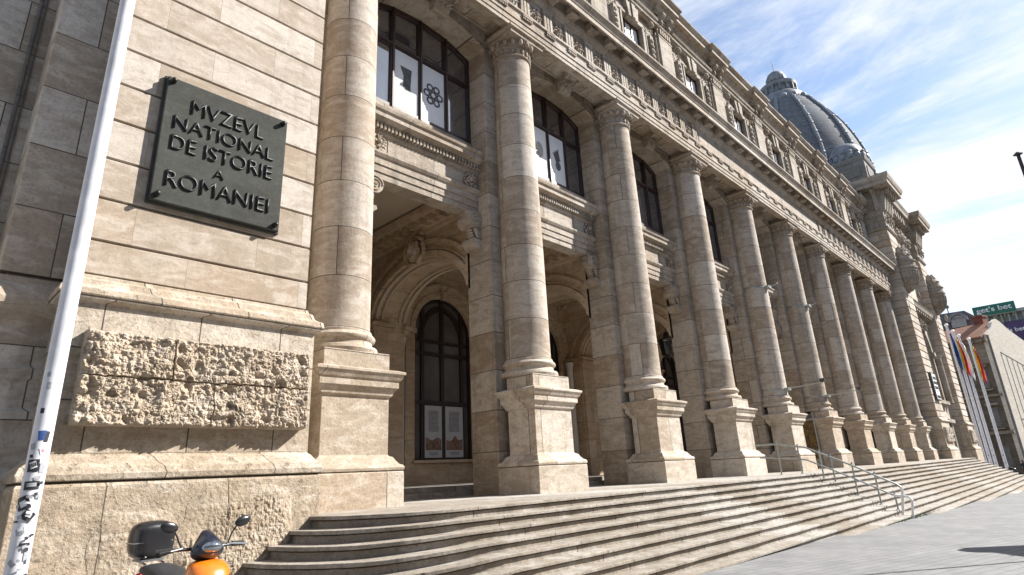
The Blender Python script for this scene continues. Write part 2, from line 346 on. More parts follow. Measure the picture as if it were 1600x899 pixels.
def ball(bm, c, s, u=10, v=7, rot=None):
    mt = Matrix.Translation(c)
    if rot: mt = mt @ rot
    mt = mt @ Matrix.Diagonal((*s, 1)) if not isinstance(s, (int, float)) else mt @ Matrix.Diagonal((s, s, s, 1))
    bmesh.ops.create_uvsphere(bm, u_segments=u, v_segments=v, radius=1.0, matrix=mt)
def arc(cx, cz, rx, rz, a0, a1, n):
    return [(cx + rx * math.cos(R(a0 + (a1 - a0) * i / n)), cz + rz * math.sin(R(a0 + (a1 - a0) * i / n))) for i in range(n + 1)]
def volute(bm, x, z, y0, y1, r):
    """scroll with its axis along y: drum, raised spiral, eye"""
    extrude(bm, arc(x, z, r, r, 0, 345, 23), 'y', y0, y1)
    pts = []
    for i in range(34):
        a = i * 0.42; rad = r * (0.95 - 0.78 * i / 33)
        pts.append((x + rad * math.cos(a), y0 - 0.012, z + rad * math.sin(a)))
    tube(bm, pts, r * 0.085, 6)
    ball(bm, (x, y0, z), r * 0.16, 8, 6)
def foliage(bm, c, r, n=26, flat=0.35, axis='y', seed=1, hole=0.0):
    """carved leaf ornament: curled leaves round a centre, standing proud of a face"""
    rnd = random.Random(seed)
    for i in range(n):
        a = 2 * PI * i / n * 2.4 + rnd.uniform(-.2, .2); q = (hole + (1 - hole) * ((i + 1) / n) ** 0.7) * r
        s = rnd.uniform(.11, .2) * r
        u, v = q * math.cos(a), q * math.sin(a); d = -flat * r * rnd.uniform(.25, 1) * (1.15 - q / r)
        rot = Matrix.Rotation(a + rnd.uniform(-.6, .6), 4, 'Y') if axis == 'y' else Matrix.Rotation(a + rnd.uniform(-.6, .6), 4, 'X')
        p = (c[0] + u, c[1] + d, c[2] + v) if axis == 'y' else (c[0] + d, c[1] + u, c[2] + v)
        sc = (s * 1.5, s * 0.75, s * 0.7) if axis == 'y' else (s * 0.75, s * 0.7, s * 1.5)
        ball(bm, p, sc, 7, 5, rot)
AX = lambda k: 5.7 * k - 0.056
AY = 1.0
BC = lambda k: 5.7 * k + 2.794          # bay centre between column k and k+1

# ------------------------------------------------------------------ street
def gz(x, y=0): return -1.02 - 0.0172 * x
bm = bmesh.new()
xs = [-300, -60, -20, 0, 20, 50, 90, 200, 500]; ys = [-400, -60, -20, -8, 0, 40, 400]
g = [[bm.verts.new((x, y, gz(x))) for y in ys] for x in xs]
for i in range(len(xs) - 1):
    for j in range(len(ys) - 1): bm.faces.new((g[i][j], g[i + 1][j], g[i + 1][j + 1], g[i][j + 1]))
tag(obj('street', bm, 'paving'), 'grey slab paved street sloping gently past the steps', 'street', kind='structure')

# ------------------------------------------------------------------ steps
stair = thing('entrance_steps', 'long flight of pale worn stone steps with rounded ends below the colonnade', 'steps')
RIS, TR = 0.1436, 0.2755
def contour(k, grow, back):
    rx = 1.66 + 0.315 * k + grow; ry = 1.64 + TR * k + grow
    cxl, cyl_ = 6.0, -0.75
    pts = []
    for i in range(0, 17):
        a = PI + (PI / 2) * i / 16
        pts.append((cxl + rx * math.cos(a), cyl_ + ry * math.sin(a)))
    nx = 130
    for i in range(1, nx):
        pts.append((cxl + (50.58) * i / nx, cyl_ - ry))
    r = []
    for x, y in pts[::-1]: 
        if x <= cxl: r.append((62.58 - x, y))
    return pts + r
def drop(x):
    xx = min(x, 62.58 - x); return 1 + 0.20 * min(1, max(0, (5.6 - xx) / 1.4))
def slab(bm, front, back, z0, z1):
    T = []; B = []; TB = []; BB = []
    for x, y in front:
        y = min(y, back); d = drop(x)
        T.append(bm.verts.new((x, y, z1 * d))); B.append(bm.verts.new((x, y, z0 * d)))
        TB.append(bm.verts.new((x, back, z1 * d))); BB.append(bm.verts.new((x, back, z0 * d)))
    for i in range(len(front) - 1):
        bm.faces.new((T[i], T[i + 1], TB[i + 1], TB[i])); bm.faces.new((B[i], BB[i], BB[i + 1], B[i + 1]))
        bm.faces.new((T[i], B[i], B[i + 1], T[i + 1]))
    bm.faces.new((T[0], TB[0], BB[0], B[0])); bm.faces.new((T[-1], B[-1], BB[-1], TB[-1]))
for k in range(0, 15):
    zt = -RIS * k; back = 3.0 if k == 0 else 0.2
    bm = bmesh.new()
    def jig(c):
        return [(x, y + (noise.noise((x * 0.9, k * 7.3, 0)) * 0.012 + noise.noise((x * 5.0, k * 3.1, 4)) * 0.007 if 6 < x < 56 else 0)) for x, y in c]
    slab(bm, jig(contour(k, 0.052, back)), back, zt - 0.045, zt)
    slab(bm, contour(k, 0.0, back), back - .01, zt - RIS - 0.012, zt - 0.060)
    slab(bm, contour(k, -0.05, back), back - .02, zt - 0.062, zt - 0.044)
    obj('step', bm, 'step', stair, bevel=0.007)
bm = bmesh.new(); box(bm, 4.8, 57.8, 2.62, 9, -0.3, 0.13); box(bm, 4.8, 57.8, 2.98, 9, 0.13, 0.26)
obj('portico_floor', bm, 'step', stair, bevel=0.01)

# ------------------------------------------------------------------ museum
MU = thing('museum_building', 'long weathered limestone museum with ten giant columns, attic storey and domed corner', 'museum')
# --- column with pedestal, base, capital
def make_column():
    bm = bmesh.new()
    pr = [(0.645, 3.34), (0.625, 3.40), (0.622, 4.5), (0.618, 6.2), (0.610, 8.0), (0.598, 10.0), (0.583, 12.0), (0.575, 12.86)]
    full = []
    for (r0, z0), (r1, z1) in zip(pr, pr[1:]):
        n = max(1, int((z1 - z0) / 0.5))
        for i in range(n): full.append((r0 + (r1 - r0) * i / n, z0 + (z1 - z0) * i / n))
    full.append(pr[-1])
    lathe(bm, 0, 0, full, 64)
    sh = obj('column', bm, 'drum', MU, smooth=True, loc=(AX(1), AY, 0))
    bm = bmesh.new()
    hw = 0.935
    d = hw - 0.715   # die inset
    rings(bm, -hw, hw, -1.0, 0.36, [(0, -0.02), (0, 0.60), (-0.012, 0.62), (-0.03, 0.625), (0.0, 0.64), (0.012, 0.69), (-0.01, 0.73), (-0.06, 0.75), (-0.10, 0.80), (-0.15, 0.88), (-0.20, 0.90), (-d, 0.93), (-d, 1.99), (-d + 0.05, 2.02), (-d + 0.06, 2.07), (-0.10, 2.16), (-0.08, 2.17), (-0.08, 2.30), (-0.05, 2.32), (0.0, 2.42), (0.02, 2.43), (0.02, 2.48), (-0.10, 2.52), (-d, 2.53), (-d, 2.86)])
    obj('pedestal', bm, 'ped', sh, bevel=0.008)
    bm = bmesh.new()
    lathe(bm, 0, 0, [(0.70, 2.855), (0.775, 2.87), (0.80, 2.93), (0.775, 2.99), (0.72, 3.01), (0.685, 3.03), (0.67, 3.07), (0.675, 3.11), (0.70, 3.13), (0.735, 3.17), (0.74, 3.21), (0.70, 3.26), (0.665, 3.28), (0.665, 3.33), (0.64, 3.345)], 64)
    obj('column_base', bm, 'ped', sh, smooth=True)
    bm = bmesh.new()
    lathe(bm, 0, 0, [(0.575, 12.85), (0.62, 12.86), (0.635, 12.89), (0.62, 12.92), (0.59, 12.94), (0.585, 13.14), (0.60, 13.17), (0.62, 13.19), (0.60, 13.21), (0.62, 13.26), (0.66, 13.31), (0.69, 13.37), (0.76, 13.40), (0.77, 13.43), (0.72, 13.435)], 64)
    for i in range(22):      # leaf band
        a = 2 * PI * i / 22
        rot = Matrix.Rotation(a, 4, 'Z')
        p = rot @ Vector((0.605, 0, 13.05)); ball(bm, p, (0.045, 0.062, 0.085), 6, 5, rot)
        p = rot @ Vector((0.615, 0, 13.125)); ball(bm, p, (0.03, 0.035, 0.03), 6, 4, rot)
    for i in range(18):      # egg and dart
        a = 2 * PI * (i + .5) / 18; rot = Matrix.Rotation(a, 4, 'Z')
        p = rot @ Vector((0.70, 0, 13.315)); ball(bm, p, (0.085, 0.078, 0.115), 10, 8, rot)
        rot2 = Matrix.Rotation(a + PI / 18, 4, 'Z'); p = rot2 @ Vector((0.70, 0, 13.33)); ball(bm, p, (0.055, 0.014, 0.10), 6, 4, rot2)
    cp = obj('capital', bm, 'trim', sh, smooth=True)
    bm = bmesh.new()
    rings(bm, -0.75, 0.75, -0.75, 0.75, [(0, 13.425), (0, 13.54), (0.02, 13.55), (0.065, 13.575), (0.07, 13.58), (0.07, 13.66), (-0.12, 13.665), (-0.12, 13.92)])
    obj('abacus', bm, 'trim', sh, bevel=0.006)
    return sh
col0 = make_column()
cols = [col0] + [copy_tree(col0, (5.7 * k, 0, 0), MU) for k in range(1, 10)]

# --- piers
bm = bmesh.new()
rings(bm, -0.93, 0.93, 1.33, 2.3, [(0.0, 0), (0.0, 13.2), (0.0, 13.9)])
p0 = obj('pier', bm, 'pier', MU, bevel=0.012, loc=(AX(1), 0, 0))
for k in range(1, 10): copy_tree(p0, (5.7 * k, 0, 0), MU)
# --- transverse arch walls inside the portico
def trans():
    bm = bmesh.new()
    yl, yr, zs = 2.3, 7.05, 5.55
    yc = (yl + yr) / 2; ry = (yr - yl) / 2; rz = 1.5
    FX = {-1: 0.93, 1: 0.30}
    for x0, x1 in ((-0.93, 0.30),):
        pts = [(yl - .1, 8.6), (yl - .1, zs), (yl, zs)] + arc(yc, zs, ry, rz, 180, 0, 28)[1:-1] + [(yr, zs), (yr, 0.26), (8.0, 0.26), (8.0, 8.6)]
        extrude(bm, pts, 'x', x0, x1)
    o = obj('portico_arch', bm, 'warm', MU, bevel=0.008, loc=(AX(1), 0, 0))
    bm = bmesh.new()       # archivolts standing proud of both faces, jamb capitals, cartouche, cornice
    for s in (-1, 1):
        for (ra, rb, pr) in ((0.04, 0.22, 0.12), (0.27, 0.33, 0.06), (0.46, 0.60, 0.12)):
            a = arc(yc, zs, ry + ra, rz + ra, 180, 0, 28); b_ = arc(yc, zs, ry + rb, rz + rb, 0, 180, 28)
            a = [(max(y, 2.31), z) for y, z in a]; b_ = [(max(y, 2.31), z) for y, z in b_]
            for i in range(28):
                q = [a[i], a[i + 1], b_[27 - i], b_[28 - i]]
                if len({(round(u, 4), round(v, 4)) for u, v in q}) < 4 or min(u for u, v in q) < 2.33: continue
                extrude(bm, q, 'x', s * FX[s], s * (FX[s] + pr))
        box(bm, *sorted((s * .2, s * (FX[s] + .12))), 6.90, 8.0, 5.30, 5.42); box(bm, *sorted((s * .2, s * (FX[s] + .21))), 6.82, 8.0, 5.44, 5.56); box(bm, *sorted((s * FX[s], s * (FX[s] + .07))), 7.15, 7.95, 0.9, 5.1)
        foliage(bm, (s * 1.0, yc - .05, 7.42), 0.60, 46, 0.45, 'x', 5) if s < 0 else None
        # cornice with modillions
        prof = [(0.93, 7.85), (1.0, 7.9), (1.02, 8.0), (1.06, 8.02), (1.06, 8.22), (1.35, 8.26), (1.42, 8.38), (1.46, 8.52), (0.93, 8.52)]
        extrude(bm, [(s * (x - .93 + FX[s]), z) for x, z in prof], 'y', 2.3, 8.0)
        y = 2.6
        while y < 7.9:
            box(bm, *sorted((s * (FX[s] + .07), s * (FX[s] + .39))), y, y + 0.22, 8.02, 8.25); y += 0.44
    obj('arch_mouldings', bm, 'warm', o)
    bm = bmesh.new(); ball(bm, (-1.12, yc - .05, 7.42), (0.10, 0.24, 0.29), 16, 10)
    obj('cartouche', bm, 'whitecol', o, smooth=True)
    bm = bmesh.new()
    for s in (-1, 1): lathe(bm, .56 if s > 0 else -1.2, 7.62, [(0.19, 0.3), (0.16, 0.5), (0.15, 5.0), (0.19, 5.2), (0.22, 5.35)], 20)
    obj('pale_pilaster', bm, 'whitecol', o, smooth=True)
    # intrados panels
    bm = bmesh.new()
    a = arc(yc, zs, ry + 0.01, rz + 0.01, 174, 6, 26); b_ = arc(yc, zs, ry - 0.07, rz - 0.07, 6, 174, 26)
    for x0, x1 in ((-0.93, -0.82), (-0.70, -0.63), (0.0, 0.07), (0.19, 0.30)):
        for i in range(26): extrude(bm, [a[i], a[i + 1], b_[25 - i], b_[26 - i]], 'x', x0, x1)
    obj('soffit_panel', bm, 'plaster', o)
    return o
t0 = trans()
for k in range(1, 10): copy_tree(t0, (5.7 * k, 0, 0), MU)
# ceiling
bm = bmesh.new(); box(bm, 4.2, 58.4, 1.9, 8.6, 8.6, 8.8)
obj('portico_ceiling', bm, 'plaster', MU)
# --- back wall bay with arched window
def arched_wall(bm, hw, half, zb, zsp, z0, z1, y0, y1, rise=None, n=24):
    rise = rise or hw
    top = arc(0, zsp, hw, rise, 180, 0, n)
    pts = [(-half, z0), (-half, z1), (half, z1), (half, z0)]
    extrude(bm, [(-half, z0), (-hw, z0), (-hw, zb), (-hw, zsp)] + [(-hw, z1), (-half, z1)], 'y', y0, y1)
    extrude(bm, [(half, z0), (hw, z0), (hw, zsp), (hw, z1), (half, z1)], 'y', y0, y1)
    if zb > z0: extrude(bm, [(-hw, z0), (hw, z0), (hw, zb), (-hw, zb)], 'y', y0, y1)
    for a, b_ in zip(top, top[1:]):
        extrude(bm, [a, b_, (b_[0], z1), (a[0], z1)], 'y', y0, y1)
def archivolt(bm, hw, zsp, w, y0, y1, rise=None, n=24, w0=0.0):
    rise = rise or hw
    a = arc(0, zsp, hw + w0, rise + w0, 180, 0, n); b_ = arc(0, zsp, hw + w, rise + w, 180, 0, n)
    for i in range(n): extrude(bm, [a[i], a[i + 1], b_[i + 1], b_[i]], 'y', y0, y1)
def back_bay(k):
    bm = bmesh.new(); arched_wall(bm, 1.42, 1.93, 1.12, 5.85, 0.26, 8.6, 8.0, 8.5)
    w = obj('portico_back_wall', bm, 'warm', MU, loc=(BC(1), 0, 0))
    bm = bmesh.new()
    archivolt(bm, 1.42, 5.85, 0.42, 7.90, 8.0, w0=0.0); archivolt(bm, 1.42, 5.85, 0.56, 7.80, 7.99, w0=0.42); archivolt(bm, 1.42, 5.85, 0.24, 7.86, 7.99, w0=0.18)
    for s in (-1, 1):
        box(bm, *sorted((s * 1.42, s * 1.84)), 7.93, 8.0, 0.8, 5.7); box(bm, *sorted((s * 1.38, s * 1.90)), 7.87, 8.0, 5.7, 5.86)
    box(bm, -1.9, 1.9, 7.9, 8.0, 0.26, 0.8); box(bm, -1.5, 1.5, 7.86, 8.0, 1.02, 1.115)
    extrude(bm, [(-0.2, 7.2), (0.2, 7.2), (0.28, 7.75), (-0.28, 7.75)], 'y', 7.72, 7.93)
    foliage(bm, (0, 7.72, 7.48), 0.26, 16, 0.3, 'y', 3)
    obj('window_surround', bm, 'warm', w)
    bm = bmesh.new()
    archivolt(bm, 1.30, 5.85, 0.125, 8.08, 8.16)
    archivolt(bm, 0.92, 5.5, 0.22, 8.10, 8.17, rise=1.25)
    for x, wd in ((-1.36, .12), (-0.95, .15), (0, .16), (1.0, .15), (1.36, .12)):
        h = 5.85 + math.sqrt(max(0, 1.35 ** 2 - x * x)) if abs(x) < 1.3 else 5.85
        box(bm, x - wd / 2, x + wd / 2, 8.07, 8.18, 1.12, h)
    for z, h in ((1.16, .09), (3.17, .14), (5.02, .13), (5.5, .1)): box(bm, -1.4, 1.4, 8.06, 8.17, z - h / 2, z + h / 2)
    f = obj('arched_window', bm, 'frame2', MU, loc=(BC(1), 0, 0))
    bm = bmesh.new(); extrude(bm, [(-1.42, 1.12)] + arc(0, 5.85, 1.42, 1.42, 180, 0, 24) + [(1.42, 1.12)], 'y', 8.14, 8.2)
    obj('pane', bm, 'glass2', f)
    return w, f
w0_, f0_ = back_bay(1)
for k in range(0, 10):
    if k == 1: continue
    copy_tree(w0_, (5.7 * (k - 1), 0, 0), MU); copy_tree(f0_, (5.7 * (k - 1), 0, 0), MU)

# --- upper bay: spandrel beam, gridded window, arch, console
def beam():
    bm = bmesh.new()
    H = 1.94
    prof = [(2.25, 7.70), (1.80, 7.70), (1.80, 7.88), (1.77, 7.88), (1.77, 8.08), (1.74, 8.08), (1.74, 8.27), (1.70, 8.29), (1.66, 8.36), (1.66, 8.42), (1.77, 8.44), (1.77, 8.90), (1.74, 8.92), (1.70, 8.98), (1.70, 9.20), (1.62, 9.22), (1.50, 9.28), (1.47, 9.30), (1.47, 9.44), (1.42, 9.47), (1.40, 9.54), (1.62, 9.58), (1.74, 9.62), (1.74, 9.80), (1.90, 9.86), (1.96, 9.94), (1.96, 10.10), (2.25, 10.12)]
    extrude(bm, prof, 'x', -H, H)
    bmesh.ops.translate(bm, verts=bm.verts, vec=(0, 0, 0))
    o = obj('spandrel_beam', bm, 'trim', MU, loc=(BC(1), 0, 0))
    bm = bmesh.new(); n = 34
    for i in range(n):
        x = -H + 0.05 + (2 * H - .1) * i / (n - 1); box(bm, x - 0.032, x + 0.032, 1.60, 1.71, 9.04, 9.19)
    obj('dentil_course', bm, 'trim', o)
    bm = bmesh.new(); rings(bm, -1.2, 1.2, 1.735, 1.80, [(0, 8.50), (0, 8.84)])
    bm2 = bmesh.new(); extrude(bm2, [(-1.25, 8.48), (1.25, 8.48), (1.25, 8.86), (-1.25, 8.86)], 'y', 1.752, 1.79); bm.free()
    obj('frieze_panel', bm2, 'trim', o, bevel=0.01)
    for s in (-1, 1):
        bm = bmesh.new(); foliage(bm, (s * 1.57, 1.74, 8.67), 0.27, 30, 0.45, 'y', 11 + s); ball(bm, (s * 1.57, 1.66, 8.67), 0.07, 8, 6)
        obj('rosette', bm, 'trim', o, smooth=True)
        # scroll bracket under the beam on the pier side
        bm = bmesh.new()
        volute(bm, s * 1.66, 7.44, 1.66, 2.16, 0.245)
        extrude(bm, [(s * 1.93, 7.69), (s * 1.44, 7.69), (s * 1.44, 7.62), (s * 1.60, 7.30), (s * 1.76, 7.10), (s * 1.80, 6.96), (s * 1.76, 6.86), (s * 1.93, 6.84)], 'y', 1.72, 2.10)
        extrude(bm, [(s * 1.93, 6.85), (s * 1.60, 6.85), (s * 1.58, 6.76), (s * 1.66, 6.70), (s * 1.74, 6.60), (s * 1.93, 6.56)], 'y', 1.66, 2.16)
        for q in range(5): ball(bm, (s * (1.60 + .035 * q), 1.91, 7.22 - .08 * q), (.07, .16, .055), 8, 6)
        for q in range(4): ball(bm, (s * (1.72 + .03 * q), 1.71, 7.14 - .07 * q), (.075, .04, .05), 8, 6)
        obj('scroll_bracket', bm, 'trim', o)
    return o
b0 = beam()
for k in range(2, 10): copy_tree(b0, (5.7 * (k - 1), 0, 0), MU)
def bigwin():
    bm = bmesh.new(); hw = 1.94; zb, zs, rs = 10.12, 12.62, 1.0
    def top(x): return zs + rs * math.sqrt(max(0, 1 - (x / (hw + 0.36)) ** 2)) - 0.0
    for x, w in ((-1.90, .10), (-0.97, .13), (0, .13), (0.97, .13), (1.90, .10)): box(bm, x - w / 2, x + w / 2, 2.00, 2.14, zb, top(x) - 0.01)
    for x in (-0.97, 0, 0.97): box(bm, x - .025, x + .025, 1.965, 2.0, zb, top(x) - 0.02)
    for z, h in ((zb + .06, .12), (12.22, .13)): box(bm, -hw, hw, 2.01, 2.13, z - h / 2, z + h / 2)
    box(bm, -hw, hw, 1.97, 2.01, 12.195, 12.245)
    t = [(-hw + 2 * hw * i / 20) for i in range(21)]
    for a, b_ in zip(t, t[1:]): extrude(bm, [(a, top(a) - .13), (b_, top(b_) - .13), (b_, top(b_)), (a, top(a))], 'y', 2.0, 2.13)
    f = obj('gridded_window', bm, 'frame', MU, bevel=0.004, loc=(BC(1), 0, 0))
    for i in range(4):
        for j in range(2):
            x0 = -1.92 + .97 * i + (.0 if i else 0); x1 = x0 + .95
            z0, z1 = ((10.2, 12.2), (12.24, 13.62))[j]
            bm = bmesh.new(); rr = random.Random(i * 3 + j); t1 = rr.uniform(-.006, .006)
            v = [bm.verts.new(p) for p in ((x0, 2.075 + t1, z0), (x1, 2.075 - t1, z0), (x1, 2.075 - t1 * 2, z1), (x0, 2.075, z1))]; bm.faces.new(v)
            obj('pane', bm, 'glass', f)
    # arch wall over the window
    bm = bmesh.new()
    for a, b_ in zip(t, t[1:]): extrude(bm, [(a, top(a)), (b_, top(b_)), (b_, 13.92), (a, 13.92)], 'y', 1.25, 2.2)
    aw = obj('segmental_arch', bm, 'pier', MU, loc=(BC(1), 0, 0))
    bm = bmesh.new(); box(bm, -1.94, 1.94, 2.08, 2.3, 13.0, 13.95)
    bm.free()
    # voussoir block lines as slightly proud alternate blocks
    for i in (-3, -1, 1, 3):
        x0 = i * 0.52 - .24; x1 = i * 0.52 + .24
        bm = bmesh.new(); extrude(bm, [(x0, top(x0) - .012), (x1, top(x1) - .012), (x1 + .02 * i, 13.9), (x0 + .02 * i, 13.9)], 'y', 1.235, 2.0)
        obj('voussoir', bm, 'pier', aw, bevel=0.006)
    bm = bmesh.new()
    pr = [(1.25, 13.9), (0.62, 13.9), (0.58, 13.82), (0.66, 13.74), (0.80, 13.70), (0.92, 13.60), (0.98, 13.45), (1.05, 13.32), (1.12, 13.30), (1.25, 13.36)]
    extrude(bm, pr, 'x', -0.27, 0.27)
    for s in (-1, 1):
        extrude(bm, [(0.72 + .15 * math.cos(a * .5), 13.76 + .13 * math.sin(a * .5)) for a in range(12)], 'x', s * 0.27, s * 0.33)
    foliage(bm, (0, 0.86, 13.56), 0.28, 26, 0.4, 'y', 8)
    obj('keystone_console', bm, 'trim', aw)
    return f, aw
wf0, aw0 = bigwin()
for k in range(2, 10):
    copy_tree(wf0, (5.7 * (k - 1), 0, 0), MU); copy_tree(aw0, (5.7 * (k - 1), 0, 0), MU)

# --- entablature (runs between the pavilions)
XA, XB = 4.1, 58.5
bm = bmesh.new()
extrude(bm, [(2.3, 13.9), (0.62, 13.9), (0.60, 13.72), (0.27, 13.655), (0.27, 13.80), (0.245, 13.805), (0.245, 13.99), (0.215, 13.995), (0.215, 14.20), (0.20, 14.28), (0.15, 14.32), (0.15, 14.40), (0.33, 14.42), (0.33, 15.30), (0.27, 15.33), (0.24, 15.42), (0.18, 15.46), (0.14, 15.60), (2.3, 15.60)], 'x', XA, XB)
en = obj('entablature', bm, 'trim', MU)
bm = bmesh.new()     # soffit coffers between columns
for k in range(1, 10):
    c = BC(k)
    for y0, y1 in ((0.66, 0.74), (1.12, 1.2)): box(bm, c - 1.95, c + 1.95, y0, y1, 13.865, 13.905)
    for x in (-1.95, -1.0, 1.0, 1.87): box(bm, c + x, c + x + .08, 0.74, 1.12, 13.865, 13.905)
obj('soffit_panel', bm, 'trim', en)
bm = bmesh.new()     # corona and cymatium
extrude(bm, [(1.4, 15.60), (0.14, 15.60), (0.13, 16.03), (-0.19, 16.05), (-0.20, 15.72), (-0.27, 15.72), (-0.27, 15.90), (-0.30, 15.92), (-0.32, 15.97), (-0.38, 16.06), (-0.44, 16.13), (-0.45, 16.20), (-0.1, 16.24), (1.4, 16.5)], 'x', XA, XB)
cn = obj('cornice', bm, 'trim', MU)
bm = bmesh.new(); extrude(bm, [(1.3, 16.3), (0.7, 16.3), (0.7, 17.0), (0.8, 17.2), (1.3, 17.3)], 'x', XA, XB)
obj('attic_plinth', bm, 'attic', MU)
# triglyphs, mutules, guttae
bm = bmesh.new()
for i in (-1, 0, 1): extrude(bm, [(i * .15 - .06, 14.38), (i * .15 + .06, 14.38), (i * .15 + .06, 15.2), (i * .15 - .06, 15.2)], 'y', 0.235, 0.32)
box(bm, -.225, .225, 0.275, 0.34, 14.40, 15.2); box(bm, -.24, .24, 0.22, 0.34, 15.2, 15.29)
tg = obj('triglyph', bm, 'trim', MU, bevel=0.012, loc=(AX(1), 0, 0))
bm = bmesh.new(); box(bm, -.22, .22, 0.145, 0.22, 14.24, 14.29)
for i in range(6): 
    x = -.19 + .076 * i; extrude(bm, [(x - .022, 14.15), (x + .022, 14.15), (x + .014, 14.24), (x - .014, 14.24)], 'y', 0.16, 0.214)
gt = obj('guttae', bm, 'trim', MU, loc=(AX(1), 0, 0))
bm = bmesh.new()
box(bm, -.22, .22, -0.13, 0.25, 15.62, 16.04); box(bm, -.245, .245, -0.155, 0.25, 15.80, 15.88)
for i in range(4):
    for j in range(4): box(bm, -.19 + .105 * i, -.125 + .105 * i, -.11 + .095 * j, -.05 + .095 * j, 15.60, 15.622)
for i in range(3): box(bm, -.17 + .13 * i, -.09 + .13 * i, -.138, -.128, 15.65, 15.80)
mu = obj('mutule', bm, 'trim', MU, bevel=0.006, loc=(AX(1), 0, 0))
bm = bmesh.new()   # metope panel, pale carved plant
box(bm, -.30, .30, 0.31, 0.34, 14.45, 15.24); box(bm, -.25, .25, 0.302, 0.32, 14.50, 15.19); foliage(bm, (0, 0.30, 14.83), 0.25, 24, 0.3, 'y', 21)
me0 = obj('metope', bm, 'attic', MU, bevel=0.004, loc=(AX(1) + .57, 0, 0))
for i in range(-1, 47):
    if i == 0: continue
    if i > -1 or True:
        mm = copy_tree(mu, (1.14 * i, 0, 0), MU)
    copy_tree(gt, (1.14 * i, 0, 0), MU)
    if not 16 <= i <= 29: copy_tree(tg, (1.14 * i, 0, 0), MU)
    if not 15 <= i <= 29: copy_tree(me0, (1.14 * i, 0, 0), MU)
bm = bmesh.new(); box(bm, 23.05, 39.53, 0.305, 0.34, 14.47, 15.22); box(bm, 23.2, 39.38, 0.285, 0.31, 14.56, 15.12)
obj('frieze_panel', bm, 'trim', MU, bevel=.01)

# --- attic storey
ZC = 22.0
bm = bmesh.new(); box(bm, XA, XB, 1.5, 2.2, 15.6, 23.0); 
obj('attic_wall', bm, 'attic', MU)
def attic_bay():
    bm = bmesh.new()
    # wall with window opening
    box(bm, -2.3, -0.88, 1.2, 1.5, 15.8, 22.0); box(bm, 0.88, 2.3, 1.2, 1.5, 15.8, 22.0); box(bm, -0.88, 0.88, 1.2, 1.5, 20.15, 22.0); box(bm, -.88, .88, 1.2, 1.5, 15.8, 17.4)
    w = obj('attic_window', bm, 'attic', MU, loc=(BC(1), 0, 0))
    bm = bmesh.new()
    for s in (-1, 1):
        for (xa, xb, yy) in ((0.86, 0.98, 1.08), (1.03, 1.14, 1.12), (1.18, 1.25, 1.10)): box(bm, *sorted((s * xa, s * xb)), yy, 1.2, 17.2, 20.2)
        foliage(bm, (s * 1.52, 1.1, 20.25), 0.24, 20, 0.7, 'y', 4)
        extrude(bm, [(s * 1.38, 20.0), (s * 1.66, 20.0), (s * 1.60, 19.0), (s * 1.68, 18.0), (s * 1.36, 18.0), (s * 1.44, 19.0)], 'y', 1.0, 1.2)
        for q in range(6): ball(bm, (s * 1.52, 1.0, 18.2 + .3 * q), (.11, .07, .12), 8, 6)
        ball(bm, (s * 1.52, 0.95, 20.62), (.16, .14, .18), 10, 8)
    for (a, b_, yy) in ((20.15, 20.27, 1.08), (20.32, 20.42, 1.12)): box(bm, -1.25, 1.25, yy, 1.2, a, b_)
    obj('carved_surround', bm, 'attic', w)
    bm = bmesh.new()
    for x0, x1, x2, x3, yy in ((-.38, -.13, -.17, -.52, .98), (-.12, .12, .16, -.16, .92), (.13, .38, .52, .17, .98)):
        extrude(bm, [(x0, 20.08), (x1, 20.08), (x2, 20.88), (x3, 20.88)], 'y', yy, 1.25)
    obj('keystone', bm, 'attic', w, bevel=0.012)
    bm = bmesh.new()
    extrude(bm, [(1.2, 20.86), (1.05, 20.86), (1.02, 20.95), (0.92, 21.0), (0.90, 21.14), (0.84, 21.18), (0.80, 21.28), (1.2, 21.40)], 'x', -2.15, 2.15)
    obj('window_cornice', bm, 'attic', w)
    bm = bmesh.new()
    for x, wd in ((-.83, .10), (-.28, .07), (.28, .07), (.83, .10)): box(bm, x - wd / 2, x + wd / 2, 1.32, 1.40, 17.4, 20.15)
    for z in (17.45, 20.1, 19.2): box(bm, -.88, .88, 1.325, 1.395, z - .05, z + .05)
    fr = obj('window_frame', bm, 'frame', w)
    bm = bmesh.new(); box(bm, -.88, .88, 1.37, 1.42, 17.4, 20.15); obj('pane', bm, 'blind', w)
    return w
a0 = attic_bay()
for k in range(0, 10):
    if k != 1: copy_tree(a0, (5.7 * (k - 1), 0, 0), MU)
